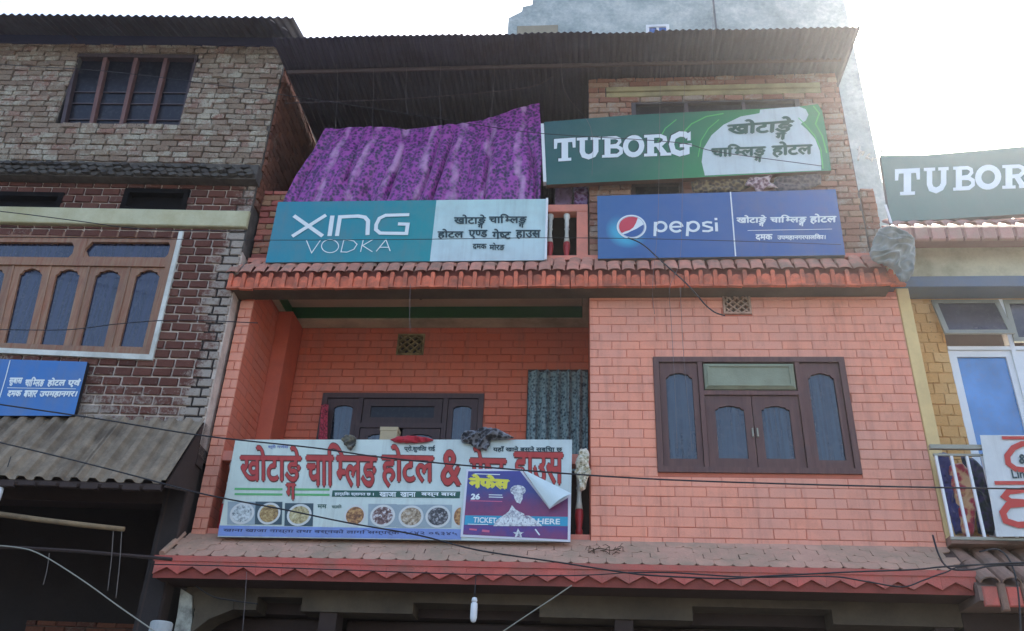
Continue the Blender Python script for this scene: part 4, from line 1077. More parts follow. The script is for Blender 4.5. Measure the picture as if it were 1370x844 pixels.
def f(a):
    text(a, KHO, wq(608, 288, 650, 306, Y1), .010, .035); text(a, CHAMG, wq(654.6, 287, 704.5, 305, Y1), .010, .035)
    text(a, ['होटल'], wq(586, 307, 620, 320, Y1), .010, .035); text(a, ['ए', ('ण', .62), 'ड'], wq(627.5, 308.5, 652, 320, Y1), .010, .035)
    text(a, GEST, wq(659, 307, 683.5, 320, Y1), .010, .035); text(a, ['हाउस'], wq(690.5, 308.5, 723, 320, Y1), .010, .035)
letters('lettering', Y1, M_LK, xs, f)
letters('lettering', Y1, M_LK, xs, lambda a: (text(a, ['दमक'], wq(632.7, 327, 651, 334, Y1), .010, .03), text(a, ['मोरङ'], wq(655, 325.5, 675, 335, Y1), .010, .03)))
a = MB(); p, q = fx(732, 266, Y1), fx(730, 348, Y1); a.m = wall(Y1); a.prism([(p[0] - .012, p[1]), (p[0] + .012, p[1]), (q[0] + .012, q[1]), (q[0] - .012, q[1])], -.02, .02); a.build('edge_strip', M_WHITE, xs)

# --- blue cola sign
Y2 = 8.07
ps = sign_box('shop_sign', [(799, 262), (1118, 253), (1131, 341), (800, 346)], Y2, 'blue sign board reading pepsi with a round red white and blue badge')
# one printed sheet; the cyan halo round the badge is part of the print
gc = fx(790 + 395 / 7.21, 245 + 425 / 7.21, Y2)
t = NT('blue_print'); x, y, z = t.sxyz(t.pos())
dx = t.math('SUBTRACT', x, gc[0] - .035); dz = t.math('SUBTRACT', z, gc[1] - .03); rr = t.math('SQRT', t.math('ADD', t.math('MULTIPLY', dx, dx), t.math('MULTIPLY', dz, dz)))
halo = t.ramp(t.math('MULTIPLY', rr, 1.0), [(.13, 1.0), (.17, .75), (.25, 0.0)]); lft = t.math('MULTIPLY', t.math('ADD', t.math('MULTIPLY', t.math('ADD', dx, dz), -3.2), .42), 1, clamp=True)
base = t.mix(t.math('MULTIPLY', t.ramp(x, [(.0, 0.0), (1.0, 1.0)]), .7), srgb(42, 98, 150), srgb(52, 94, 154))
base = t.mix(t.math('MULTIPLY', halo, lft), base, srgb(60, 178, 206))
stn = t.ramp(t.noise(3, 6, .65), [(.4, 0.0), (.75, 1.0)]); base = t.mix(t.math('MULTIPLY', stn, .15), base, srgb(120, 122, 130))
t.col(base); t.set(Roughness=.42); t.bump(t.noise(2.2, 3, .5), .25, .03); M_BLUE = t.mat
a = MB(wall(Y2)); sheet(a, pq([(799, 262), (977, 257), (983.5, 343.2), (800, 346)], Y2), 0, 6, 3, .006); a.build('printed_face', M_BLUE, ps, recalc=False)
a = MB(wall(Y2)); sheet(a, pq([(977, 257), (1118, 253), (1131, 341), (983.5, 343.2)], Y2), 0, 6, 3, .006); a.build('printed_face', print_mat('blue_print_right', srgb(52, 94, 154), srgb(58, 98, 156)), ps, recalc=False)
a = MB(wall(Y2)); a.ribbon(pq([(977, 257), (979, 280), (984, 343.2)], Y2), .014, .009); a.build('seam', M_LW, ps, recalc=False)
cr = .150
def circ(n, r=cr, a0=0, a1=360): return [(gc[0] + x_, gc[1] + y_) for x_, y_ in ell(0, 0, r, r, n, a0, a1)]
M_BR = pm('badge_red', srgb(206, 62, 76), .45, .05, 5, 0); M_BB = pm('badge_blue', srgb(44, 90, 150), .45, .05, 5, 0)
letters('badge', Y2, M_LW, ps, lambda a: a.ribbon(circ(40, cr), .018, .0095, closed=True))
letters('badge', Y2, M_LW, ps, lambda a: a.flat(circ(40, cr - .012), .0085))
def wave(r, a0, a1, ctr):   # arc of the badge closed by a wavy chord
    return circ(20, r, a0, a1) + [(gc[0] + x_, gc[1] + y_) for x_, y_ in ctr]
ri = cr - .016
letters('badge', Y2, M_BR, ps, lambda a: a.flat(wave(ri, 58, 218, [(-.07, -.062), (-.02, -.045), (.02, -.01), (.05, .05)]), .0105))
letters('badge', Y2, M_BB, ps, lambda a: a.flat(wave(ri, 228, 372, [(.09, .0), (.05, -.03), (0, -.055), (-.05, -.085)]), .0105))
def f(a):
    k = lambda x_, y_: fx(790 + x_ / 7.21, 245 + y_ / 7.21, Y2); w_ = .030
    a.ribbon([k(625, 378), k(620, 515)], w_, .0100); a.ribbon([k(*p_) for p_ in ell(677, 424, 52, 44, 22)], w_, .0106, closed=True)
    a.ribbon([k(*p_) for p_ in ell(827, 426, 56, 46, 20, 40, 360)], w_, .0106); a.ribbon([k(772, 428), k(882, 424)], w_ * .8, .0112)
    a.ribbon([k(940, 378), k(932, 515)], w_, .0100); a.ribbon([k(*p_) for p_ in ell(990, 422, 52, 44, 22)], w_, .0106, closed=True)
    a.ribbon([k(1172, 386), (k(1125, 380)), k(1088, 390), k(1090, 412), k(1130, 424), k(1168, 434), k(1170, 456), k(1135, 468), k(1078, 466)], w_ * .9, .0100)
    a.ribbon([k(1212, 384), k(1216, 470)], w_, .0106); a.ribbon([k(1208, 340), k(1210, 362)], w_, .0106)
letters('lettering', Y2, M_LW, ps, f)
def f(a):
    text(a, KHO, wq(985.5, 289, 1025, 304, Y2, .5), .010, .04); text(a, CHAMG, wq(1030.5, 288.5, 1078.5, 303.5, Y2, .5), .010, .04); text(a, ['होटल'], wq(1083.6, 287, 1118.4, 300, Y2, .5), .010, .04)
    a.ribbon(pq([(1000, 309), (1113, 307)], Y2), .007, .010)
    text(a, ['दमक'], wq(1011, 314.5, 1033, 322, Y2, .3), .010, .04); text(a, ['उपमहानगरपालिका।'], wq(1040, 314, 1104, 322, Y2, .6), .010, .04)
letters('lettering', Y2, M_LW, ps, f)

# --- green beer sign
Y3 = 8.05; m3 = wall(Y3)
outl = pq([(728, 163), (840, 154), (960, 148), (1060, 143.5), (1094, 139), (1100, 148), (1106, 180), (1112, 228), (920, 238), (731, 247)], Y3)
gs = thing('shop_sign', (1.2, Y3, fx(900, 240, Y3)[1]), 'long green sign board reading TUBORG, tilted across the raw brick top floor', 'sign')
a = MB(m3); a.prism(outl, -.07, -.002); a.build('sign_box', pm('rusty_sign_frame', srgb(96, 66, 56), .8, .3, 8, .2), gs)
t = NT('green_print'); x, y, z = t.sxyz(t.pos()); q = t.math('ADD', x, t.math('MULTIPLY', t.math('SUBTRACT', z, 8.4), -.5))
base = t.ramp(t.math('MULTIPLY', t.math('ADD', q, .5), 1 / 3.4), [(.0, srgb(24, 84, 82)), (.35, srgb(26, 98, 76)), (.6, srgb(30, 132, 70)), (.8, srgb(36, 142, 78)), (1.0, srgb(40, 128, 88))])
base = t.mix(t.math('MULTIPLY', t.ramp(t.noise(3, 6, .65), [(.4, 0.0), (.75, 1.0)]), .15), base, srgb(120, 128, 120)); t.col(base); t.set(Roughness=.4); t.bump(t.noise(2.5, 3, .5), .3, .03)
a = MB(m3); a.flat(outl, .0); a.build('printed_face', t.mat, gs, recalc=False)
blob = [(943, 235), (938.7, 216.6), (941, 199), (952, 181), (968, 167), (991, 156), (1016, 151.7), (1017, 146.8), (1044, 144.4), (1069, 142.8), (1078, 146.4), (1081.6, 153.5), (1078, 161.5), (1071, 166), (1080, 174), (1090.5, 186), (1096.7, 202), (1098.5, 216.6), (1098.5, 228)]
M_PW = print_mat('off_white_print', srgb(206, 218, 214), rough=.45)
a = MB(m3); a.flat(pq(blob, Y3), .004); a.build('white_patch', M_PW, gs, recalc=False)
M_LIME = pm('light_green_swoosh', srgb(84, 186, 96), .45, .08, 6, 0)
def f(a):
    a.ribbon(pq([(905, 160), (890, 172), (880, 190)], Y3), .012, .004); a.ribbon(pq([(968, 152), (945, 156), (925, 166), (912, 180)], Y3), .016, .004)
    a.ribbon(pq([(962, 160), (948, 172), (938, 188), (934, 210)], Y3), .010, .004); a.ribbon(pq([(1088, 142), (1096, 152), (1091, 166), (1100, 182), (1106, 205)], Y3), .016, .006)
    a.ribbon(pq([(1068, 158), (1078, 168), (1090, 182), (1098, 200), (1101, 226)], Y3), .012, .0065)
letters('swoosh', Y3, M_LIME, gs, f)
zk = lambda x, y: (720 + x / 6.227, 130 + y / 6.227)
TB = [('T', 132, 312, 352, 340, 542, 530), ('U', 322, 520, 342, 332, 522, 514), ('B', 532, 708, 334, 326, 508, 500), ('O', 706, 884, 330, 318, 502, 496), ('R', 882, 1100, 318, 308, 498, 490), ('G', 1086, 1272, 300, 288, 496, 488)]
def tub(a, Y, lst, k, d):
    for ch, x0, x1, y0l, y0r, y1l, y1r in lst:
        slab(a, ch, [fx(*k(x0, y0l), Y), fx(*k(x1, y0r), Y), fx(*k(x1, y1r), Y), fx(*k(x0, y1l), Y)], d)
M_SH = pm('letter_shadow_print', srgb(26, 62, 56), .5, .05, 5, 0)
letters('letter_shadow', Y3, M_SH, gs, lambda a: tub(a, Y3, TB, lambda x, y: zk(x - 9, y - 8), .003))
letters('lettering', Y3, M_LW, gs, lambda a: tub(a, Y3, TB, zk, .008))
def f(a):
    text(a, KHO, pq([(974, 163), (1062, 156), (1058, 187), (974, 189)], Y3), .009, .045)
    text(a, CHAMG, pq([(952, 195), (1024, 192), (1024, 217), (952, 218)], Y3), .009, .045); text(a, ['होटल'], pq([(1033, 191), (1086, 189), (1086, 209), (1033, 211)], Y3), .009, .045)
letters('lettering', Y3, pm('green_lettering', srgb(34, 84, 66), .5, .05, 5, 0), gs, f)
p, q = fx(725.5, 166, Y3), fx(729, 244, Y3); a = MB(m3); a.prism([(p[0] - .018, p[1]), (p[0] + .018, p[1]), (q[0] + .018, q[1]), (q[0] - .018, q[1])], -.06, .012); a.build('edge_strip', M_WHITE, gs)

# --- sign on the left house
lq = [lfx(-130, 476, .10), lfx(117, 484, .10), lfx(99, 556, .10), lfx(-145, 556, .10)]
ls = thing('shop_sign', tuple(lwall(lq[1][0] - .6, lq[2][1], .1)), 'blue sign with two rows of small white writing under the big timber window', 'sign')
ml = lambda u, v, d=0: lwall(u, v, d + .10)
a = MB(ml); a.prism(lq, -.06, -.002); a.build('sign_box', M_BLACK, ls)
a = MB(ml); sheet(a, lq, .0, 4, 2, .004); a.build('printed_face', print_mat('royal_blue_print', srgb(40, 104, 172), srgb(46, 112, 178)), ls, recalc=False)
def lpq(l): return [lfx(x, y, .10) for x, y in l]
def lw4(x0, y0, x1, y1, s_=0): return lpq([(x0 + 3, y0), (x1 + 3, y0 + s_), (x1, y1 + s_), (x0, y1)])
def f(a):
    a.ribbon(lpq([(14, 482), (8, 505), (0, 532)]), .010, .006)
    text(a, ['सुबास'], lw4(11, 506, 28, 516), .006, .05); text(a, CHAM, lw4(33, 505, 58, 517), .006, .05); text(a, ['होटल'], lw4(63, 506, 86, 517.5), .006, .05); text(a, ['एवं'], lw4(90, 507, 106, 518), .006, .05)
    a.ribbon(lpq([(10, 519), (102, 520.5)]), .006, .006)
    text(a, ['दमक'], lw4(9, 523, 27, 531), .006, .05); text(a, ['बजार'], lw4(31, 523, 48, 531.5), .006, .05); text(a, ['उपमहानगर।'], lw4(52, 524, 101, 532), .006, .05)
letters('lettering', 0, M_LW, ls, f, ml)

# --- right house: beer sign above, banner on the railing
Y5 = 8.02; rq = [(1178, 208), (1240, 207), (1300, 202), (1370, 195.5), (1440, 190), (1446, 284), (1370, 286), (1262, 293), (1192, 296)]
rs = thing('shop_sign', (4.2, Y5, 7.4), 'glare washed grey green sign reading TUBORG at the right edge, above rose tiles', 'sign')
M_WASHG = print_mat('glare_washed_green_print', srgb(92, 122, 112), srgb(104, 130, 120), rough=.4, dirt=.4)  # print colour greyed to imitate glare washing over the sign
a = MB(wall(Y5)); a.prism(pq(rq, Y5), -.07, -.002); a.build('sign_box', M_SBOX, rs); a = MB(wall(Y5)); a.flat(pq(rq, Y5), .0); a.build('printed_face', M_WASHG, rs, recalc=False)
zr = lambda x, y: (1100 + x / 4.689, 170 + y / 4.689)
TR_ = [('T', 455, 612, 266, 258, 432, 426), ('U', 636, 792, 258, 252, 420, 408), ('B', 820, 958, 250, 246, 402, 394), ('O', 958, 1122, 244, 240, 394, 386), ('R', 1128, 1296, 240, 234, 390, 384), ('G', 1290, 1440, 228, 222, 386, 380)]
letters('lettering', Y5, M_LW, rs, lambda a: tub(a, Y5, TR_, zr, .006))
p, q = fx(1184, 275, Y5), fx(1192, 300, Y5); a = MB(wall(Y5)); a.prism([(p[0] - .012, p[1]), (p[0] + .012, p[1]), (q[0] + .012, q[1]), (q[0] - .012, q[1])], .004, .02); a.build('edge_strip', M_WHITE, rs)
Y6 = 7.93; bq = [(1311, 582), (1520, 582), (1556, 716), (1333, 718)]
rb = thing('banner', (4.3, Y6, 3.95), 'white banner with big red letters tied to the balcony railing at right edge', 'banner')
a = MB(wall(Y6)); sheet(a, pq(bq, Y6), 0, 10, 5, .012); a.build('flex_sheet', print_mat('white_flex', srgb(214, 218, 214), rough=.5), rb, recalc=False)
M_RL = pm('red_print', srgb(190, 58, 44), .5, .08, 6, 0)
zz = lambda x, y: fx(1200 + x / 2.97, 560 + y / 2.97, Y6)
def f(a):
    a.ribbon([zz(415, 78), zz(760, 78)], .03, .013); a.ribbon([zz(530, 100), zz(495, 102), zz(460, 118), zz(436, 150), zz(440, 180), zz(470, 202), zz(530, 208)], .05, .0136)
    a.ribbon([zz(386, 257), zz(790, 257)], .034, .013); a.ribbon([zz(560, 288), zz(500, 286), zz(440, 292), zz(424, 312), zz(450, 330), zz(520, 334)], .05, .0136)
    a.ribbon([zz(520, 338), zz(440, 345), zz(418, 375), zz(430, 408), zz(480, 424), zz(540, 420), zz(575, 400)], .055, .0142)
    for k in range(3): a.ribbon([zz(590 + k * 60, 80), zz(604 + k * 62, 205)], .04, .014); a.ribbon([zz(620 + k * 60, 260), zz(640 + k * 62, 425)], .045, .014)
letters('lettering', Y6, M_RL, rb, f)
letters('lettering', Y6, M_LK, rb, lambda a: (text(a, ['&'], [zz(480, 145), zz(510, 145), zz(514, 180), zz(486, 180)], .014, .04), text(a, ['Lin'], [zz(450, 205), zz(500, 205), zz(506, 238), zz(458, 238)], .014, .02)))

# ================================================================ HOTEL BANNER
YB = 8.05; mbn = wall(YB)
BQ = [(315, 588), (765.5, 588), (763, 725), (291, 718)]
bn = thing('banner', (-1.8, YB, 3.8), 'white hotel banner with big red lettering and food plates hung on balcony', 'banner')
q = pq(BQ, YB); a = MB(mbn); a.prism(q, -.035, -.004); a.build('frame', M_SBOX, bn)
a = MB(mbn); sheet(a, q, 0, 24, 8, 0); a.build('flex_sheet', print_mat('pale_flex', srgb(206, 220, 206), srgb(200, 216, 212), rough=.5, wr=.4), bn, recalc=False)
def bp(l): return pq(l, YB)
M_RD = pm('red_banner_ink', srgb(178, 52, 44), .5, .15, 20, 0); M_INK = pm('dark_outline_ink', srgb(92, 44, 34), .5, .08, 8, 0)
def big(a, d, bold, ox=0, oy=0):
    for tk, x0, y0, x1, y1 in ((KHO, 322, 597, 403, 667), (CHAM, 410, 594, 504, 650), (['होटल'], 511, 596, 580, 651), (['&'], 591, 603, 616, 648), (GEST, 629, 598, 677, 652), (['हाउस'], 688, 606, 753, 655)):
        text(a, tk, wq(x0 + ox, y0 + oy, x1 + ox, y1 + oy, YB, -1.2, 0), d, bold)
letters('letter_outline', YB, M_INK, bn, lambda a: big(a, .003, .045))
letters('lettering', YB, M_RD, bn, lambda a: big(a, .008, .020))
M_GL = pm('green_line_ink', srgb(92, 176, 104), .5, .08, 8, 0); M_GB = pm('dark_green_bar_ink', srgb(26, 84, 70), .5, .08, 8, 0)
def f(a):
    for y in (654, 661): a.ribbon(bp([(314, y), (378, y + .6)]), .02, .003); a.ribbon(bp([(388, y + .6), (441, y + 1)]), .02, .003)
letters('rule', YB, M_GL, bn, f)
a = MB(mbn); a.flat(bp([(445, 656), (616, 657.5), (615, 666.5), (444, 664.5)]), .003); a.build('caption_bar', M_GB, bn, recalc=False)
letters('lettering', YB, M_LW, bn, lambda a: (text(a, ['हार्दिक स्वागत छ ।'], wq(448, 658, 500, 664, YB, -.3), .005, .03), text(a, ['खाजा  खाना'], wq(508, 658.5, 556, 664.5, YB, -.3), .005, .03), text(a, ['बस्न बास'], wq(564, 659, 610, 665, YB, -.3), .005, .03)))
letters('lettering', YB, M_LK, bn, lambda a: (text(a, ['प्रो.सुनिता राई'], wq(541, 596, 582, 605, YB), .0035, .04), text(a, ['यहाँ खाने बस्ने सुबिधा छ'], wq(660, 597, 752, 606, YB), .0035, .04)))
letters('lettering', YB, pm('faint_blue_ink', srgb(110, 128, 176), .5, .05, 6, 0), bn, lambda a: text(a, ['श्री गणेश'], wq(359, 595, 386, 601, YB), .0035, .03))
a = MB(mbn); a.flat(bp([(293.5, 703), (617, 708), (617, 722), (291.4, 717)]), .003); a.build('blue_strip', print_mat('blue_violet_strip', srgb(120, 146, 204), srgb(170, 176, 214), rough=.5), bn, recalc=False)
letters('lettering', YB, pm('navy_ink', srgb(52, 58, 96), .5, .05, 6, 0), bn, lambda a: text(a, ['खाना खाजा नास्ता तथा बस्नको लागि सम्पर्क ९८४२ ०६३४५'], pq([(300, 706), (612, 710.5), (612, 717.5), (298, 712.5)], YB), .0045, .02))
# food plates printed along the bottom
def food(name, c1, c2, c3):
    t = NT(name); n = t.noise(38, 4, .7); c = t.ramp(n, [(.35, c1), (.5, c2), (.64, c3)]); t.col(c); t.set(Roughness=.5); return t.mat
FD = [food('noodle_print', srgb(90, 100, 104), srgb(190, 200, 196), srgb(214, 222, 220)), food('curry_print', srgb(96, 70, 40), srgb(170, 138, 80), srgb(196, 176, 120)), food('fried_rice_print', srgb(120, 104, 60), srgb(184, 170, 120), srgb(206, 200, 160)),
      food('meat_print', srgb(80, 50, 32), srgb(160, 110, 62), srgb(200, 160, 100)), food('momo_print', srgb(66, 44, 44), srgb(120, 88, 80), srgb(220, 220, 220)), food('chow_print', srgb(90, 76, 60), srgb(160, 140, 110), srgb(200, 190, 170)), food('black_bean_print', srgb(30, 30, 32), srgb(80, 80, 82), srgb(190, 190, 190))]
pl = [(324, 687, 0, 17, 'lt'), (360, 687, 1, 16, 'dk'), (400.5, 689, 2, 17, 'dk'), (475, 690, 3, 15, None), (512, 690, 4, 17, 'lt'), (550, 691, 5, 17, 'lt'), (586, 691, 6, 17, 'lt'), (616, 691, 3, 10, None)]
M_PD = pm('dark_teal_square_ink', srgb(52, 76, 84), .5, .2, 10, 0); M_RIM = pm('plate_rim_ink', srgb(206, 210, 204), .5, .1, 8, 0); M_PL = pm('grey_square_ink', srgb(150, 166, 170), .5, .2, 10, 0)
for k, (x, y, fi, r_, bk) in enumerate(pl):
    if bk: a = MB(mbn); a.flat(bp([(x - r_ - 2, y - 16), (x + r_ + 2, y - 15.6), (x + r_ + 1, y + 15), (x - r_ - 3, y + 14.6)]), .003 + (k % 2) * .0004); a.build('picture_ground', M_PD if bk == 'dk' else M_PL, bn, recalc=False)
    c = fx(x, y, YB); rw = r_ / 138
    if k == 7: pts = [(c[0] + a_, c[1] + b_) for a_, b_ in ell(0, 0, rw, .105, 20, 90, 270)]; 
    else: pts = [(c[0] + a_, c[1] + b_) for a_, b_ in ell(0, 0, rw * .95, .105, 28)]
    a = MB(mbn); a.flat(pts, .0045); part = a.build('plate_print', M_RIM, bn, recalc=False)
    pts2 = [(c[0] + (u - c[0]) * .82, c[1] + (v - c[1]) * .8) for u, v in pts]; a = MB(mbn); a.flat(pts2, .006); a.build('food_print', FD[fi], part, recalc=False)
letters('caption', YB, M_GB, bn, lambda a: (text(a, ['मम'], wq(425, 675, 437, 680, YB), .0035, .02), text(a, ['चाउमिन'], wq(444, 675, 457, 680, YB), .0035, .02)))

# ---- concert poster stuck over the banner, one corner peeled
YP = 8.04; mpo = wall(YP); pp = lambda l: pq(l, YP)
po = thing('poster', (-.6, YP, 3.8), 'blue and purple concert poster with peeled white corner stuck on the hotel banner', 'poster')
a = MB(mpo); a.prism(pp([(624, 627.5), (697, 627), (736, 678), (764, 660), (763, 725), (616, 718)]), -.006, .0); a.build('paper', pm('poster_paper', srgb(214, 216, 222), .6, .05, 5, .05), po)
t = NT('poster_print'); x, y, z = t.sxyz(t.pos()); n = t.noise(5, 5, .6)
pz = fx(690, 722, YP)[1]; ph = fx(690, 628, YP)[1] - pz
h_ = t.math('ADD', t.math('MULTIPLY', t.math('SUBTRACT', z, pz), 1 / ph), t.math('MULTIPLY', t.math('SUBTRACT', n, .5), .5))
base = t.ramp(h_, [(.0, srgb(120, 46, 100)), (.16, srgb(80, 52, 130)), (.34, srgb(128, 44, 90)), (.5, srgb(110, 44, 96)), (.68, srgb(52, 62, 128)), (1.0, srgb(62, 60, 140))])
base = t.mix(t.math('MULTIPLY', t.ramp(t.noise(20, 5, .7), [(.5, 0.0), (.75, 1.0)]), .3), base, srgb(40, 36, 84)); t.col(base); t.set(Roughness=.35); t.bump(t.noise(6, 3, .5), .2, .01)
a = MB(mpo); a.flat(pp([(626.5, 630.5), (695.5, 630), (735, 681), (760, 666), (759.5, 722), (619.5, 715)]), .0025); a.build('print', t.mat, po, recalc=False)
M_CY = pm('cyan_band_ink', srgb(40, 150, 184), .4, .15, 10, 0); M_YL = pm('yellow_ink', srgb(222, 214, 60), .4, .1, 10, 0)
a = MB(mpo); a.flat(pp([(622.5, 689.5), (759.8, 691.5), (759.6, 704), (621, 702)]), .0035); a.build('band', M_CY, po, recalc=False)
letters('lettering', YP, M_YL, po, lambda a: text(a, ['नेफेस'], pq([(629, 635), (681, 638), (679, 654), (628, 652)], YP), .004, .07))
M_FIG = food('figure_print', srgb(110, 110, 130), srgb(200, 206, 206), srgb(226, 230, 228))
def f(a):
    a.flat(pp(ell(693, 656, 10.5, 7, 20)), .0042); a.flat(pp([(687, 660), (700, 660), (699, 668), (696, 674), (691, 672), (688, 666)]), .0048)
    a.flat(pp([(685, 676), (690, 682), (702, 688), (700, 690), (708, 690), (720, 698), (726, 704), (660, 704), (664, 696), (676, 688), (681, 684)]), .0050)
    a.flat(pp([(693, 707), (696, 712), (701, 712), (697, 715), (699, 720), (693, 717), (688, 720), (690, 715), (686, 712), (691, 712)]), .0042)
letters('figure', YP, M_FIG, po, f)
def f(a):
    text(a, ['26'], pq([(631, 661), (642, 661), (641.5, 668), (630, 668)], YP), .0045, .06); text(a, ['TICKET'], pq([(634, 692), (664, 693), (664, 700), (633, 699)], YP), .0055, .03)
    text(a, ['AVAILABLE'], pq([(668, 693), (715, 694), (715, 701), (667, 700)], YP), .0058, .03); text(a, ['HERE'], pq([(720, 694), (749, 694.5), (749, 701.5), (719, 701)], YP), .0055, .03)
    a.ribbon(pp([(635, 634), (669, 635)]), .008, .0045); a.ribbon(pp([(654, 662), (672, 662.5)]), .008, .0045); a.ribbon(pp([(654, 665), (673, 665.5)]), .008, .0045); a.ribbon(pp([(626, 701.3), (653, 702)]), .006, .0050); a.ribbon(pp([(716, 708), (722, 716)]), .012, .0045)
letters('lettering', YP, M_LW, po, f)
letters('lettering', YP, pm('pink_ink', srgb(206, 96, 130), .4, .1, 8, 0), po, lambda a: (a.ribbon(pp([(629, 670), (672, 671)]), .008, .0045), a.ribbon(pp([(628, 708), (638, 709)]), .016, .0045), a.ribbon(pp([(645, 710), (655, 711)]), .02, .0045)))
A3, B3, C3 = atY(698, 627, YP - .004), atY(764.5, 660, YP - .05), atY(736, 679, YP - .075)
a = MB()
def fl(u, v):
    p_ = A3.lerp(B3, v).lerp(A3.lerp(C3, v), u); return p_ + Vector((0, -.05 * math.sin(math.pi * u) * v, 0))
a.grid(fl, 5, 6); a.build('peeled_corner', pm('white_poster_back', srgb(206, 222, 220), .6, .05, 5, .05), po, smooth=True)

# ================================================================ CLOTH
def pattern_cloth(name, c1, c2, c3, sc=60, lil=None, freq=8, rough=.55):
    t = NT(name); vo = t.n('ShaderNodeTexVoronoi'); vo.inputs['Scale'].default_value = sc; t.l(t.pos(), vo.inputs['Vector'])
    n = t.noise(sc * .6, 4, .7); k = t.math('ADD', t.math('MULTIPLY', n, .7), t.math('MULTIPLY', vo.outputs['Distance'], .5))
    c = t.ramp(k, [(.42, c1), (.56, c2), (.70, c3)])
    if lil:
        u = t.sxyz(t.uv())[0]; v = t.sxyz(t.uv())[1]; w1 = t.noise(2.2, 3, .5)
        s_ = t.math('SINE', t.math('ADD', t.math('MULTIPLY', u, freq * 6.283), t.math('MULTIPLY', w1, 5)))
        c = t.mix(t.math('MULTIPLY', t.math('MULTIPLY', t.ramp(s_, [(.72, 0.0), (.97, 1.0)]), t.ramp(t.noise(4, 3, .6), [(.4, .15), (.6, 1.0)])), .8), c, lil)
    t.col(c); t.set(Roughness=rough); t.b.inputs['Sheen Weight'].default_value = .25; t.bump(n, .2, .004); return t.mat
def poly_at(l, t):
    """point at fraction t along a polyline by x"""
    x = l[0][0] + (l[-1][0] - l[0][0]) * t
    for (a_, b_), (c_, d_) in zip(l, l[1:]):
        if a_ - 1e-6 <= x <= c_ + 1e-6: return (x, b_ + (d_ - b_) * (x - a_) / max(1e-6, c_ - a_))
    return l[-1]
cur_t = [(432, 166), (470, 165), (530, 167), (575, 165), (610, 162), (650, 153), (690, 142), (723, 133)]
cur_b = [(378, 275), (470, 271), (560, 271), (640, 270), (724, 268)]
def cur(u, v):
    t_ = poly_at(cur_t, u); b_ = poly_at(cur_b, u); v_ = 1 - v
    w_ = .22 + .78 * min(1, v_ * 1.6)
    ph = u * 26 + 1.5 * math.sin(v_ * 1.6 + u * 9) + .8 * math.sin(u * 33); y = 8.22 - .085 * (abs(math.sin(ph)) ** .55) * w_ - .03 * (abs(math.sin(u * 67 + v_ * 2.4)) ** .6) * w_ + .02 * math.sin(u * 19 + v_ * 1.5) + .02 * mn.noise(Vector((u * 14, v_ * 5, 0)))
    a_, b2 = atY(t_[0], t_[1], 8.14), atY(b_[0], b_[1], 8.14); sag = 0
    p = a_.lerp(b2, v_); p.y = y; p.x += .012 * math.sin(v_ * 6 + u * 30); 
    if v_ > .98: p.z += 0
    return p
a = MB(); a.grid(cur, 420, 30, uv=True)
cu = a.build('curtain', pattern_cloth('purple_patterned_cloth', srgb(34, 10, 52), srgb(96, 26, 110), srgb(160, 60, 156), 26, srgb(198, 150, 192), 7.5, .36), smooth=True, recalc=False); tag(cu, 'purple patterned curtain strung across the top terrace above the teal sign', 'curtain')  # lilac streaks put the satin sheen of the folds into the colour
def doorcur(u, v):
    p = atY(707 + (786 - 707) * u, 497, 9.30); p.z = 4.0 + (p.z - 4.0) * v; p.y = 9.28 + .03 * math.sin(u * 34 + math.sin(v * 3)) + .012 * math.sin(u * 71); return p
a = MB(); a.grid(doorcur, 90, 16, uv=True); dc = a.build('curtain', pattern_cloth('blue_grey_print_cloth', srgb(36, 58, 66), srgb(104, 132, 136), srgb(140, 164, 164), 30, srgb(60, 84, 92), 6, .8), smooth=True, recalc=False); tag(dc, 'blue grey patterned curtain hanging in the balcony doorway', 'curtain')
def redcur(u, v):
    p = atY(430 + 10 * u, 541, 9.27); q = atY(424 + 13 * u, 600, 9.27); r_ = q.lerp(p, v); r_.y = 9.27 + .015 * math.sin(u * 14 + v * 4); return r_
a = MB(); a.grid(redcur, 14, 10, uv=True); rc = a.build('cloth', pattern_cloth('crimson_print_cloth', srgb(60, 16, 28), srgb(168, 34, 58), srgb(196, 70, 90), 40, None), smooth=True, recalc=False); tag(rc, 'crimson printed cloth hanging at left edge of the balcony window', 'cloth')
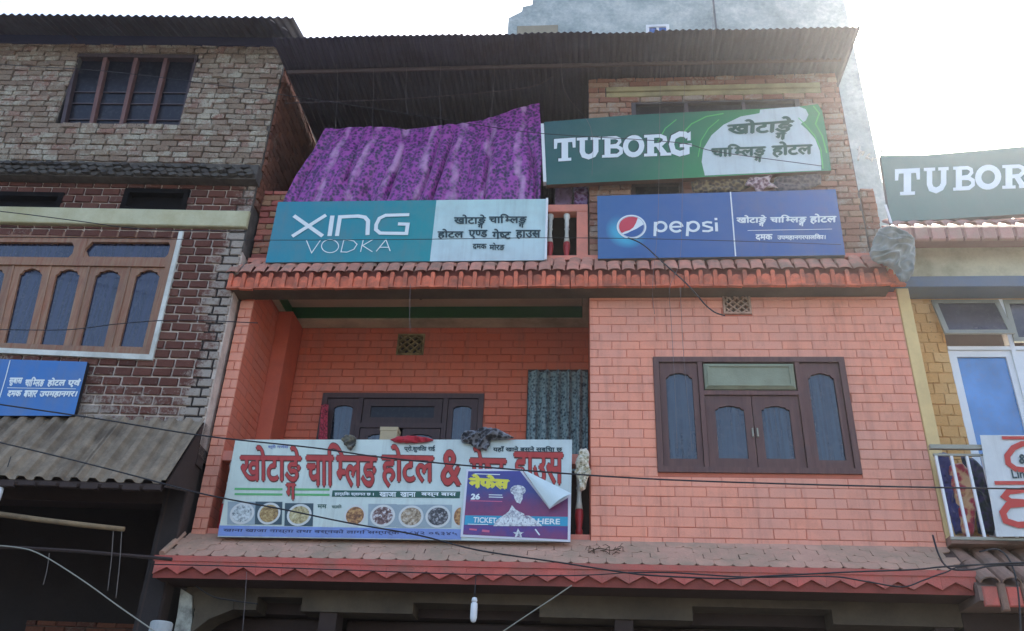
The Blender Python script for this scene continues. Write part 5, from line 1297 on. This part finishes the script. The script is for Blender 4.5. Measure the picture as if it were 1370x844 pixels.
def crumple(name, pts, Y, mat, th=.06, seed=0, wr=.5, label='', cat='garment', rings=11, dense=8, group=None, hang=0):
    """soft rag: thin body with sharp folds and a ragged outline, closed at the back"""
    P2 = [Vector(fx(x, y, Y)) for x, y in pts]; O = []
    for i in range(len(P2)):
        for k in range(dense): O.append(P2[i].lerp(P2[(i + 1) % len(P2)], k / dense))
    for _ in range(2): O = [(O[i - 1] + O[i] * 2 + O[(i + 1) % len(O)]) / 4 for i in range(len(O))]
    c = sum(O, Vector((0, 0))) / len(O); n = len(O); vs = []; fs = []
    O = [o_ + (o_ - c).normalized() * (.014 * mn.noise(Vector((o_.x * 26, o_.y * 26, seed))) + .006 * mn.noise(Vector((o_.x * 80, o_.y * 80, seed)))) for o_ in O]
    ca, sa = math.cos(seed * 1.7), math.sin(seed * 1.7)
    def pt(o_, t, side):
        q = c.lerp(o_, t); edge = max(0, 1 - t ** 5) ** .5
        w0 = mn.noise(Vector((q.x * 6, q.y * 6, seed * 3.1))) * 5
        f1 = 1 - abs(math.sin((q.x * ca + q.y * sa) * 26 + w0)); f2 = 1 - abs(math.sin((q.x * sa - q.y * ca) * 17 + w0 * 1.3 + 2))
        nz_ = .35 + .55 * f1 + .35 * f2 + .6 * mn.noise(Vector((q.x * 9, q.y * 9, seed)))
        h = th * edge * max(.1, nz_) if side > 0 else th * .3 * edge
        return Vector((q.x, Y - side * h, q.y))
    for side in (1, -1):
        b = len(vs); vs.append(pt(c, 0, side))
        for r_ in range(1, rings + 1):
            for i in range(n): vs.append(pt(O[i], r_ / rings, side))
        for i in range(n): fs.append((b, b + 1 + i, b + 1 + (i + 1) % n))
        for r_ in range(rings - 1):
            for i in range(n):
                q = b + 1 + r_ * n; fs.append((q + i, q + n + i, q + n + (i + 1) % n, q + (i + 1) % n))
    a = MB(); a.add(vs, fs); o_ = a.build(name, mat, smooth=True)
    bm = bmesh.new(); bm.from_mesh(o_.data); bmesh.ops.remove_doubles(bm, verts=bm.verts, dist=.0005); bmesh.ops.recalc_face_normals(bm, faces=bm.faces); bm.to_mesh(o_.data); bm.free()
    return tag(o_, label, cat, group)
def cl(name, c, d=None): return pattern_cloth(name, tuple(x * .55 for x in c), c, d or c, 26, None, rough=.85)
M_BK = pattern_cloth('black_print_cloth', srgb(20, 20, 26), srgb(30, 31, 38), srgb(120, 122, 126), 30, None, rough=.75)
crumple('garment', [(616, 584), (622, 577), (638, 576), (650, 571), (668, 575), (690, 586), (672, 588), (655, 589), (656, 596), (650, 603), (640, 601), (632, 595), (618, 592)], 8.02, M_BK, .07, 3, .5, 'crumpled black and white garment draped over the top of the hotel banner')
crumple('cap', [(456, 587), (463, 581), (474, 582), (477, 588), (474, 598), (470, 603), (465, 600), (461, 594)], 8.02, cl('olive_black_cloth', srgb(64, 62, 52), srgb(110, 104, 84)), .05, 5, .3, 'small olive and black cap hooked on the banner top edge, left half', 'cap')
crumple('cloth', [(522, 588), (530, 584), (550, 583), (572, 585), (582, 589), (570, 592), (545, 593), (528, 592)], 8.03, cl('red_cloth', srgb(176, 28, 44)), .03, 8, .2, 'bright red cloth lying along the banner top beside beige box', 'cloth')
M_BOX = pm('beige_cardboard', srgb(176, 160, 128), .85, .15, 8, .2)
p, q = fx(510, 573, 8.14), fx(531, 592, 8.14); a = MB(wall(8.14)); a.cbox(p[0], q[0], q[1], p[1] + .0, -.10, .03, .006); bx_ = thing('box', (p[0] + .07, 8.16, q[1]), 'small beige cardboard box standing behind the banner top edge', 'box'); a.build('carton', M_BOX, bx_)
a = MB(wall(8.14)); a.box(p[0] - .004, q[0] + .004, p[1] - .035, p[1] + .004, -.104, .034); a.build('lid', M_BOX, bx_)
crumple('cloth', [(776, 600), (784, 599), (789, 606), (787, 620), (792, 632), (786, 640), (783, 655), (776, 659), (774, 645), (769, 632), (770, 618)], 8.10, pattern_cloth('cream_check_cloth', srgb(120, 110, 84), srgb(190, 182, 150), srgb(216, 210, 190), 40, None, rough=.85), .05, 11, .5, 'cream checked cloth hanging between hotel banner and pink wall', 'cloth')
crumple('garment', [(742, 247), (765, 246), (766, 262), (764, 278), (742, 278)], 8.30, cl('grey_violet_cloth', srgb(112, 88, 112)), .04, 13, .5, 'grey violet laundry hanging left of the brick room under green sign', group=None)
crumple('garment', [(767, 246), (786, 246), (788, 262), (785, 277), (768, 277)], 8.28, cl('magenta_cloth', srgb(96, 44, 96), srgb(130, 110, 150)), .04, 15, .5, 'magenta laundry hanging right above the small baluster opening')
crumple('cloth', [(925, 240), (960, 237), (1002, 236), (1004, 250), (985, 258), (950, 258), (926, 257)], 8.14, pattern_cloth('brown_gold_cloth', srgb(32, 24, 20), srgb(74, 56, 42), srgb(130, 112, 76), 22, None, rough=.9), .05, 17, .7, 'brown and gold rag wedged between the green and blue signs', 'cloth')
crumple('cloth', [(1004, 236), (1020, 238), (1034, 233), (1030, 243), (1042, 252), (1024, 250), (1016, 262), (1008, 250), (996, 248)], 8.10, pattern_cloth('pink_floral_cloth', srgb(80, 50, 58), srgb(140, 104, 110), srgb(196, 176, 176), 26, None, rough=.9), .035, 19, .7, 'pale pink knotted cloth on top of the blue sign', 'cloth')
crumple('cloth', [(1036, 236), (1070, 233), (1098, 232), (1100, 246), (1080, 254), (1046, 257), (1034, 252)], 8.12, cl('slate_cloth', srgb(66, 60, 66), srgb(104, 92, 92)), .04, 21, .6, 'slate grey rag at right end above the blue sign', 'cloth')
crumple('tarpaulin', [(1163, 340), (1168, 322), (1176, 306), (1192, 302), (1206, 306), (1222, 316), (1225, 340), (1222, 366), (1214, 378), (1204, 376), (1196, 362), (1182, 354), (1168, 350)], 7.84, pattern_cloth('grey_blue_tarp', srgb(104, 110, 106), srgb(120, 126, 120), srgb(140, 144, 136), 5, None, rough=.7), .08, 23, .45, 'crumpled grey plastic tarpaulin bundled at the corner between hotel and yellow house', 'tarpaulin', dense=10, rings=22)
a = MB(); r3 = random.Random(9)
for k in range(9):
    x_, y_ = 1148 + r3.uniform(0, 34), 200 + r3.uniform(0, 14); p_ = atY(x_, y_, 8.28); q_ = p_ + Vector((r3.uniform(-.07, .07), r3.uniform(-.04, .04), r3.uniform(-.06, .06)))
    a.tube([p_, (p_ + q_) / 2 + Vector((0, 0, .01)), q_], [.007, .011, .004], 5)
for k in range(2): a.tube([atY(1148 + k * 30, 214, 8.28), atY(1150 + k * 30, 196, 8.28)], .012, 5)
ps_ = a.build('broken_trim', pm('white_plastic', srgb(206, 204, 194), .6, .2, 10, .4), kind='stuff'); tag(ps_, 'broken white scraps littering the top of the small brick pier', 'scraps')
# laundry behind the right railing
crumple('garment', [(1254, 606), (1268, 606), (1278, 640), (1290, 680), (1292, 712), (1278, 716), (1268, 680), (1258, 640)], 8.12, cl('navy_cloth', srgb(40, 44, 96)), .04, 27, .3, 'navy garment hanging leftmost behind the white railing bars')
crumple('garment', [(1268, 622), (1284, 618), (1300, 630), (1306, 660), (1304, 716), (1288, 716), (1280, 680), (1272, 650)], 8.10, pattern_cloth('red_beige_cloth', srgb(120, 28, 48), srgb(160, 44, 62), srgb(190, 150, 110), 12, None, rough=.85), .05, 29, .3, 'dark red garment with beige patches behind the white railing')
crumple('garment', [(1284, 608), (1304, 614), (1328, 640), (1332, 700), (1330, 716), (1308, 716), (1304, 670), (1294, 640)], 8.16, cl('dark_teal_cloth', srgb(26, 50, 58), srgb(50, 44, 84)), .05, 31, .3, 'dark teal garment nearest the red lettered banner behind railing')

# ================================================================ CABLES, STRINGS, LAMPS
def spline(P, n=6):
    out = []
    for i in range(len(P) - 1):
        p0, p1, p2, p3 = P[max(i - 1, 0)], P[i], P[i + 1], P[min(i + 2, len(P) - 1)]
        for k in range(n):
            t = k / n; out.append(.5 * ((2 * p1) + (p2 - p0) * t + (2 * p0 - 5 * p1 + 4 * p2 - p3) * t * t + (3 * p1 - p0 - 3 * p2 + p3) * t ** 3))
    return out + [P[-1]]
def cable(pts, Y, r, label, mat=M_BLACK, name='cable', cat='cable', group=None):
    P = [atY(p[0], p[1], p[2] if len(p) > 2 else Y) for p in pts]
    a = MB(); a.tube(spline(P), r, 6); o_ = a.build(name, mat, smooth=True); return tag(o_, label, cat, group)
cable([(-80, 530), (0, 541), (130, 560), (273, 583), (420, 599), (505, 611), (616, 622), (765, 634), (900, 642), (1080, 648), (1250, 652), (1450, 655)], 7.0, .0065, 'long black cable crossing from above the awning over banner top to railing')
cable([(-80, 575), (0, 592), (100, 616), (182, 637), (273, 661), (382, 682), (464, 699), (560, 716), (640, 736), (753, 753), (830, 765), (876, 770), (968, 774), (1020, 771), (1140, 765), (1222, 762), (1279, 757), (1460, 748)], 7.1, .0065, 'black cable sloping down across the food plates, then along the red fascia')
cable([(840, 766), (900, 766), (1000, 772), (1108, 771), (1160, 778), (1207, 785), (1236, 776), (1264, 766), (1302, 756), (1460, 752)], 7.3, .006, 'sagging black cable looping over the right end of the red fascia')
cable([(205, 755), (300, 757), (450, 762), (620, 768), (760, 770), (840, 766)], 7.75, .005, 'thin dark cable lying along the left part of the red fascia')
cable([(840, 318), (860, 327), (888, 352), (916, 377), (932, 394), (944, 408), (957, 418), (970, 422)], 7.92, .007, 'thick black cable dropping from the blue sign to the wall vent')
cable([(-60, 316), (100, 318), (340, 321), (560, 320), (730, 318), (900, 320), (1125, 327)], 7.6, .0035, 'thin cable stretched level across the teal sign lettering')
cable([(-60, 276), (30, 286), (100, 295), (200, 307), (330, 309)], 7.3, .005, 'black cable running down along the cream beam of the brick house')
cable([(-60, 442), (0, 441), (90, 441), (160, 433), (240, 428), (345, 432)], 7.3, .0045, 'thin black cable crossing the lower panes of the timber window')
cable([(-60, 80), (30, 88), (130, 94), (250, 108), (400, 130), (530, 150), (615, 163), (720, 178), (900, 190), (960, 203), (1100, 222)], 7.55, .0042, 'thin cable from the upper iron window across roof shade to the green sign')
cable([(382, 138), (470, 135), (560, 131), (700, 118), (740, 102)], 8.0, .004, 'clothes line rising to the right under the tin roof', M_IRON)
cable([(765, 783), (740, 800), (677, 842), (640, 870)], 7.7, .0055, 'pale rope slanting down to the left below the red fascia', M_ALU, 'rope', 'rope')
cable([(-40, 728), (20, 732), (55, 742), (110, 776), (160, 812), (215, 850)], 7.2, .006, 'grey cable curving down through the dark shop front at lower left', M_ALU)
cable([(262, 784), (285, 798), (310, 803), (345, 808)], 7.95, .006, 'short black cable hanging over the chipped white pillar')
cable([(1248, 716, 7.9), (1256, 742, 7.75), (1270, 760), (1300, 762), (1340, 756), (1460, 758)], 7.55, .008, 'black cable bundle crossing the clay tiles of the yellow house')
cable([(1310, 738), (1335, 735), (1352, 752), (1362, 790), (1366, 850)], 7.55, .007, 'black cable looping down over the clay tiles at right edge')
cable([(130, 42), (150, 34), (165, 45)], 7.5, .004, 'short wire hooked on the eave of the brick house', M_IRON)
M_STR = pm('dusty_pale_wire', srgb(112, 102, 100), .6, .1, 6, 0)
def string(px_list, Y, label):
    cable(px_list, Y, .0022, label, M_STR, 'light_string', 'fairy lights', 'unlit light strings hanging from roof and ledges')
string([(447, 62), (452, 110), (449, 165), (451, 200)], 7.9, 'unlit light string hanging leftmost in front of the purple curtain')
string([(497, 62), (500, 110), (498, 160), (500, 186)], 7.9, 'second unlit light string from the left before the purple curtain')
string([(592, 60), (588, 120), (590, 168), (587, 200)], 7.9, 'unlit light string hanging before the middle of the purple curtain')
string([(545, 60), (543, 130), (546, 155)], 7.9, 'short unlit light string ending just above the curtain middle')
string([(660, 58), (661, 110), (656, 160)], 7.9, 'unlit light string hanging right before the curtain rises')
string([(752, 56), (755, 120), (790, 170), (792, 235)], 7.85, 'unlit light string touching the T of the green sign')
string([(884, 90), (883, 130), (882, 200), (880, 300), (873, 384), (876, 420)], 7.85, 'unlit light string crossing the green and blue signs on the left')
string([(916, 90), (915, 150), (913, 250), (910, 345), (896, 385), (898, 430), (903, 520), (906, 600)], 7.85, 'long unlit light string falling past the left side of main window')
string([(955, 0), (953, 60), (954, 100)], 7.45, 'short unlit light string by the roof edge under the concrete building')
string([(910, 384), (912, 430), (915, 480), (922, 560), (926, 603)], 7.88, 'unlit light string from upper ledge to the main window left pane')
string([(549, 380), (548, 420), (549, 443)], 7.9, 'short unlit light string hanging above the balcony vent')
string([(330, 765), (328, 800), (324, 850)], 7.8, 'unlit light string hanging from red fascia beside chipped pillar')
# lamp under the lower ledge
def lamp(x, y0, y1, Y, label):
    p = atY(x, y0, Y); q = atY(x, y1, Y); h = p.z - q.z
    t_ = thing('hanging_lamp', (p.x, Y, q.z), label, 'lamp')
    a = MB(); lathe(a, (p.x, Y, q.z), [(.008, h), (.02, h * .98), (.026, h * .86), (.018, h * .80)], 10); a.build('bulb_holder', M_WHITE, t_, smooth=True)
    a = MB(); lathe(a, (p.x, Y, q.z), [(.016, h * .8), (.028, h * .76), (.03, h * .6), (.03, .04), (.022, .01), (.008, 0)], 10); a.build('tube', M_WHITE, t_, smooth=True)
    a = MB(); a.tube([(p.x, Y, p.z - .002), (p.x, Y, p.z + .25)], .004, 6); a.build('cord', M_BLACK, t_)
lamp(635, 799, 833, 7.82, 'white energy saving tube lamp hanging below the red fascia')
lamp(3, 646, 674, 7.4, 'white tube lamp hanging under awning at the left edge')
# bamboo under the awning
a = MB(); P = [atY(x, y, 7.45) for x, y in ((-60, 680), (0, 688), (60, 696), (110, 702), (166, 708))]
a.tube(P, [.026, .026, .024, .024, .022], 8); bam = a.build('bamboo_pole', pm('weathered_bamboo', srgb(138, 116, 84), .8, .25, 10, .4, dirt=srgb(84, 70, 54), da=.7), smooth=True); tag(bam, 'weathered bamboo pole slung under the corrugated awning at left', 'pole')
a = MB(); P = [atY(x, y, 7.5) for x, y in ((-60, 728), (100, 737), (230, 748))]; a.tube(P, .016, 6); dp = a.build('timber_rail', M_DARKW); tag(dp, 'thin dark timber rail below the bamboo pole under awning', 'rail')
M_CORD = pm('dusty_cord', srgb(104, 96, 88), .8, .1, 8, 0)
for x, y0, y1, lb in ((152, 706, 790, 'dusty cord hanging from bamboo pole end, left one'), (163, 707, 800, 'dusty cord hanging from bamboo pole end, right one'), (66, 740, 782, 'short dusty cord looped under the dark timber rail')):
    cable([(x, y0), (x - 3, (y0 + y1) / 2), (x - 8, y1)], 7.45, .004, lb, M_CORD, 'cord', 'cord')
# round post between the houses
p = atY(217, 832, 7.45); a = MB(); lathe(a, (p.x, 7.45, 0), [(.09, 0), (.09, p.z - .01), (.08, p.z), (.02, p.z + .004)], 18); rp = a.build('round_post', pm('pale_grey_post', srgb(168, 172, 168), .8, .12, 5, .2), smooth=False); tag(rp, 'pale grey round post top between brick house and chipped pillar', 'post')
# twig and dry leaves on the lower ledge
M_TWIG = pm('dry_twig', srgb(84, 66, 48), .95, .3, 10, .3)
tw = bpy.data.objects.new('dry_twig', None)
a = MB(); base = atY(806, 742, 8.0); r2 = random.Random(4)
a.tube(spline([base + Vector((-.12, 0, .02)), base + Vector((-.03, .02, .06)), base + Vector((.08, 0, .04)), base + Vector((.17, .02, .07))]), .005, 5)
for k in range(26):
    s_ = base + Vector((r2.uniform(-.14, .16), r2.uniform(-.04, .05), r2.uniform(.0, .08))); e_ = s_ + Vector((r2.uniform(-.08, .08), r2.uniform(-.04, .04), r2.uniform(-.04, .06)))
    a.tube([s_, (s_ + e_) / 2 + Vector((0, 0, .012)), e_], .003, 4)
tw = a.build('dry_twig', M_TWIG); tag(tw, 'dry twigs tangled on the tiled ledge right of the banner', 'twig')

# ================================================================ HAZE (thin air volume added to imitate veiling glare)
HAZE = True
if HAZE:
    a = MB(lambda u, v, d=0: Vector((u, d, v))); a.box(-205, 205, -1.0, 20.5, -205, 265); hz = a.build('haze', [], None, kind='stuff')
    hm = bpy.data.materials.new('haze'); hm.use_nodes = True; ht = hm.node_tree; ht.nodes.clear()
    ho = ht.nodes.new('ShaderNodeOutputMaterial'); hv = ht.nodes.new('ShaderNodeVolumePrincipled')
    hv.inputs['Color'].default_value = (.92, .93, .92, 1); hv.inputs['Density'].default_value = .0016; hv.inputs['Anisotropy'].default_value = .82
    ht.links.new(hv.outputs[0], ho.inputs['Volume']); hz.data.materials.append(hm)
    tag(hz, 'thin haze volume added to imitate bright veiling glare', 'haze')
